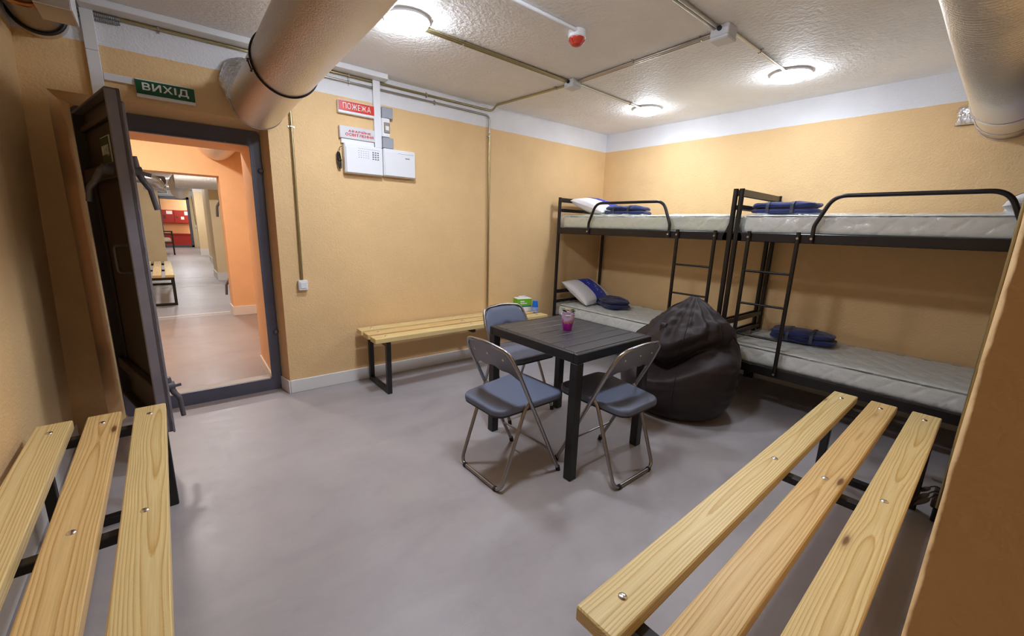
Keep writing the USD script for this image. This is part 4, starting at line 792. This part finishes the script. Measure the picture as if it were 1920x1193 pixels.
# pier conduit and the dark plant pot at its foot
conduit('yellowish conduit down the pier edge at the far right', [[(2.62, -.0045, 2.0), (2.62, -.0045, .16)]], .006, 'brass_pipe')
t = thing('plant_pot', 'dark brown square planter with drooping leaves behind the foreground bench', 'plant pot', (2.865, -.06, 0))
obj('pot', B().box([-.075, -.075, 0], [.075, .068, .075], .006), 'leaf_dark', t); obj('rim', B().box([-.08, -.08, .075], [.08, .08, .128], .006), 'pot_brown', t)
obj('root_block', B().box([-.06, -.06, .12], [.06, .06, .140], .008), 'leaf_dark', t)
for p0, p1, p2 in (((.02, .05, .135), (.035, .097, .130), (-.045, .131, .118)), ((-.02, .05, .135), (-.045, .094, .130), (-.150, .134, .114)), ((-.05, .05, .135), (-.095, .086, .130), (-.215, .131, .116)), ((.04, .03, .135), (.07, .06, .16), (.10, .10, .15)), ((.0, -.03, .135), (.02, -.08, .17), (.03, -.13, .15))):
    p0, p1, p2 = (np.array(q_, float) for q_ in (p0, p1, p2)); d = p2 - p1; L_ = np.linalg.norm(d); d /= L_; s_ = np.cross([0, 0, 1.], d); s_ /= np.linalg.norm(s_); up_ = np.cross(d, s_)
    obj('stalk', B().tube(fillet([p0, (p0 + p1) / 2 + [0, 0, .02], p1], .03, 5), .003, 6), 'leaf_dark', t)
    P = np.array([[p1 + d * L_ * q_ + s_ * w_ * .014 * math.sin(math.pi * min(1, q_ ** .8 * .93 + .06)) + up_ * (.004 * (1 - abs(w_))) for w_ in (-1, -.5, 0, .5, 1)] for q_ in np.linspace(0, 1, 8)]); obj('leaf', B().grid(P).grid(P - up_ * .002, flip=True), 'pot_brown', t, 60)

# ================================================================== THINGS BEYOND THE DOOR
t = thing('hall_duct', 'ribbed foil duct under the ceiling of the orange hall', 'duct'); obj('pipe', pipe_rings([(.68, 7.05, 2.33), (.68, 4.5, 2.34)], .19, 48, .004, .03, 2), 'duct_wrap', t, 60)
t = thing('corridor_duct', 'thick silver duct hanging under the corridor ceiling', 'duct')
obj('pipe', pipe_rings([(.30, 10.95, 2.14), (2.3, 10.95, 2.20)], .19, 40, .004, .06, 3), 'duct_wrap', t, 60); obj('elbow', pipe_rings(fillet([(.44, 11.0, 2.12), (.38, 11.15, 2.05), (.44, 13.2, 2.0)], .2, 6), .175, 40), 'duct_foil', t, 60)
t = thing('corridor_duct', 'tangle of small silver ducts at the left under the corridor ceiling', 'duct')
obj('pipe', pipe_rings(fillet([(-.4, 10.6, 2.12), (.02, 10.65, 2.06), (.07, 11.0, 2.0)], .1, 5), .075, 28), 'duct_sheet', t, 60); obj('pipe', pipe_rings([(-.3, 11.6, 2.13), (.15, 11.8, 2.13)], .09, 28), 'duct_dark', t, 60); obj('pipe', pipe_rings([(-.2, 12.6, 2.05), (.18, 12.6, 2.0)], .085, 28), 'duct_sheet', t, 60)
t = thing('corridor_exit_sign', 'tiny green exit sign at the far end of the corridor', 'sign', (.18, 25.1, 2.50)); obj('plate', B().box([-.22, 0, -.10], [.22, .03, .09], .004), 'letter_white', t); obj('panel', B().box([-.19, -.006, -.06], [.19, .001, .06], .002), 'sign_green', t)
cb_ = bench('pine bench seen through the doorway along the corridor wall', (-.14, 9.75, 0), math.pi / 2, 2.75, .155, bolts=False, mid=True, inset=.03)
cab = thing('fire_cabinet', 'red wall cabinet with a paper notice at the far end beyond the doorway', 'cabinet', (.6, 27.1, 0))
obj('body', B().box([-.62, -.24, 1.08], [.60, -.001, 1.73], .01), 'cabinet_red', cab); obj('door', B().box([-.60, -.262, 1.10], [-.06, -.24, 1.71], .008), 'cabinet_red', cab); obj('door', B().box([-.05, -.262, 1.10], [.58, -.24, 1.71], .008), 'cabinet_red', cab)
obj('notice', B().box([-.34, -.266, 1.53], [-.11, -.262, 1.69]), 'paper', cab, False, label='white paper notice'); obj('notice', B().box([.36, -.266, 1.50], [.50, -.262, 1.68]), 'paper', cab, False); obj('window', B().box([-.48, -.267, 1.30], [-.38, -.262, 1.48], .003), 'cabinet_dark', cab); obj('emblem', B().box([.20, -.267, 1.28], [.33, -.262, 1.42], .02), 'paper', cab); obj('handle', B().box([.02, -.27, 1.36], [.10, -.262, 1.43], .004), 'cabinet_dark', cab)
low = thing('sand_box', 'low red box on the floor under the red wall cabinet', 'box', (.6, 26.85, 0)); obj('body', B().box([-.58, -.2, .0], [.52, .19, .54], .01), 'cabinet_red', low); obj('lid', B().box([-.60, -.23, .54], [.54, .2, .60], .01), 'cabinet_red', low)
rk = thing('metal_rack', 'black steel bed end standing in the corridor before the far door', 'bed frame', (.03, 20.0, 0))
for x in (-.25, .24): obj('post', B().tube([(x, 0, 0), (x, 0, .88)], .025, 10), 'bed_steel', rk)
for z in (.86, .78, .45): obj('bar', B().box([-.25, -.015, z - .02], [.24, .015, z + .02], .003), 'bed_steel', rk)
obj('cushion', B().box([-.3, .03, .46], [.2, 1.2, .60], .04), 'fabric_beige', rk)
ds = thing('steel_door', 'second steel door leaf opened along the right side beyond the orange hall', 'door', (.705, 7.44, 0), -.118)
obj('sheet', B().box([0, 0, .08], [.05, .84, 1.92], .004), 'door_steel', ds)
for z in (1.62, .45):
    obj('lever', B().tube(fillet([(-.004, .18, z + .1), (-.02, .18, z), (-.06, .18, z - .07), (-.07, .18, z - .22)], .03, 5), .016, 8), 'lever_steel', ds, 50)
    obj('lever_hub', B().tube([(.0, .18, z), (-.035, .18, z)], .03, 12), 'lever_steel', ds)
sw = thing('corridor_switch', 'small white switch with conduit at the far end of the corridor', 'light switch', (1.29, 25.3, 0)); obj('box', B().box([-.05, -.06, .93], [.05, -.001, 1.05], .006), 'white_plastic', sw); obj('pipe', B().tube([(0, -.02, 1.05), (-.04, -.02, 2.4)], .015, 8), 'zinc_pipe', sw)
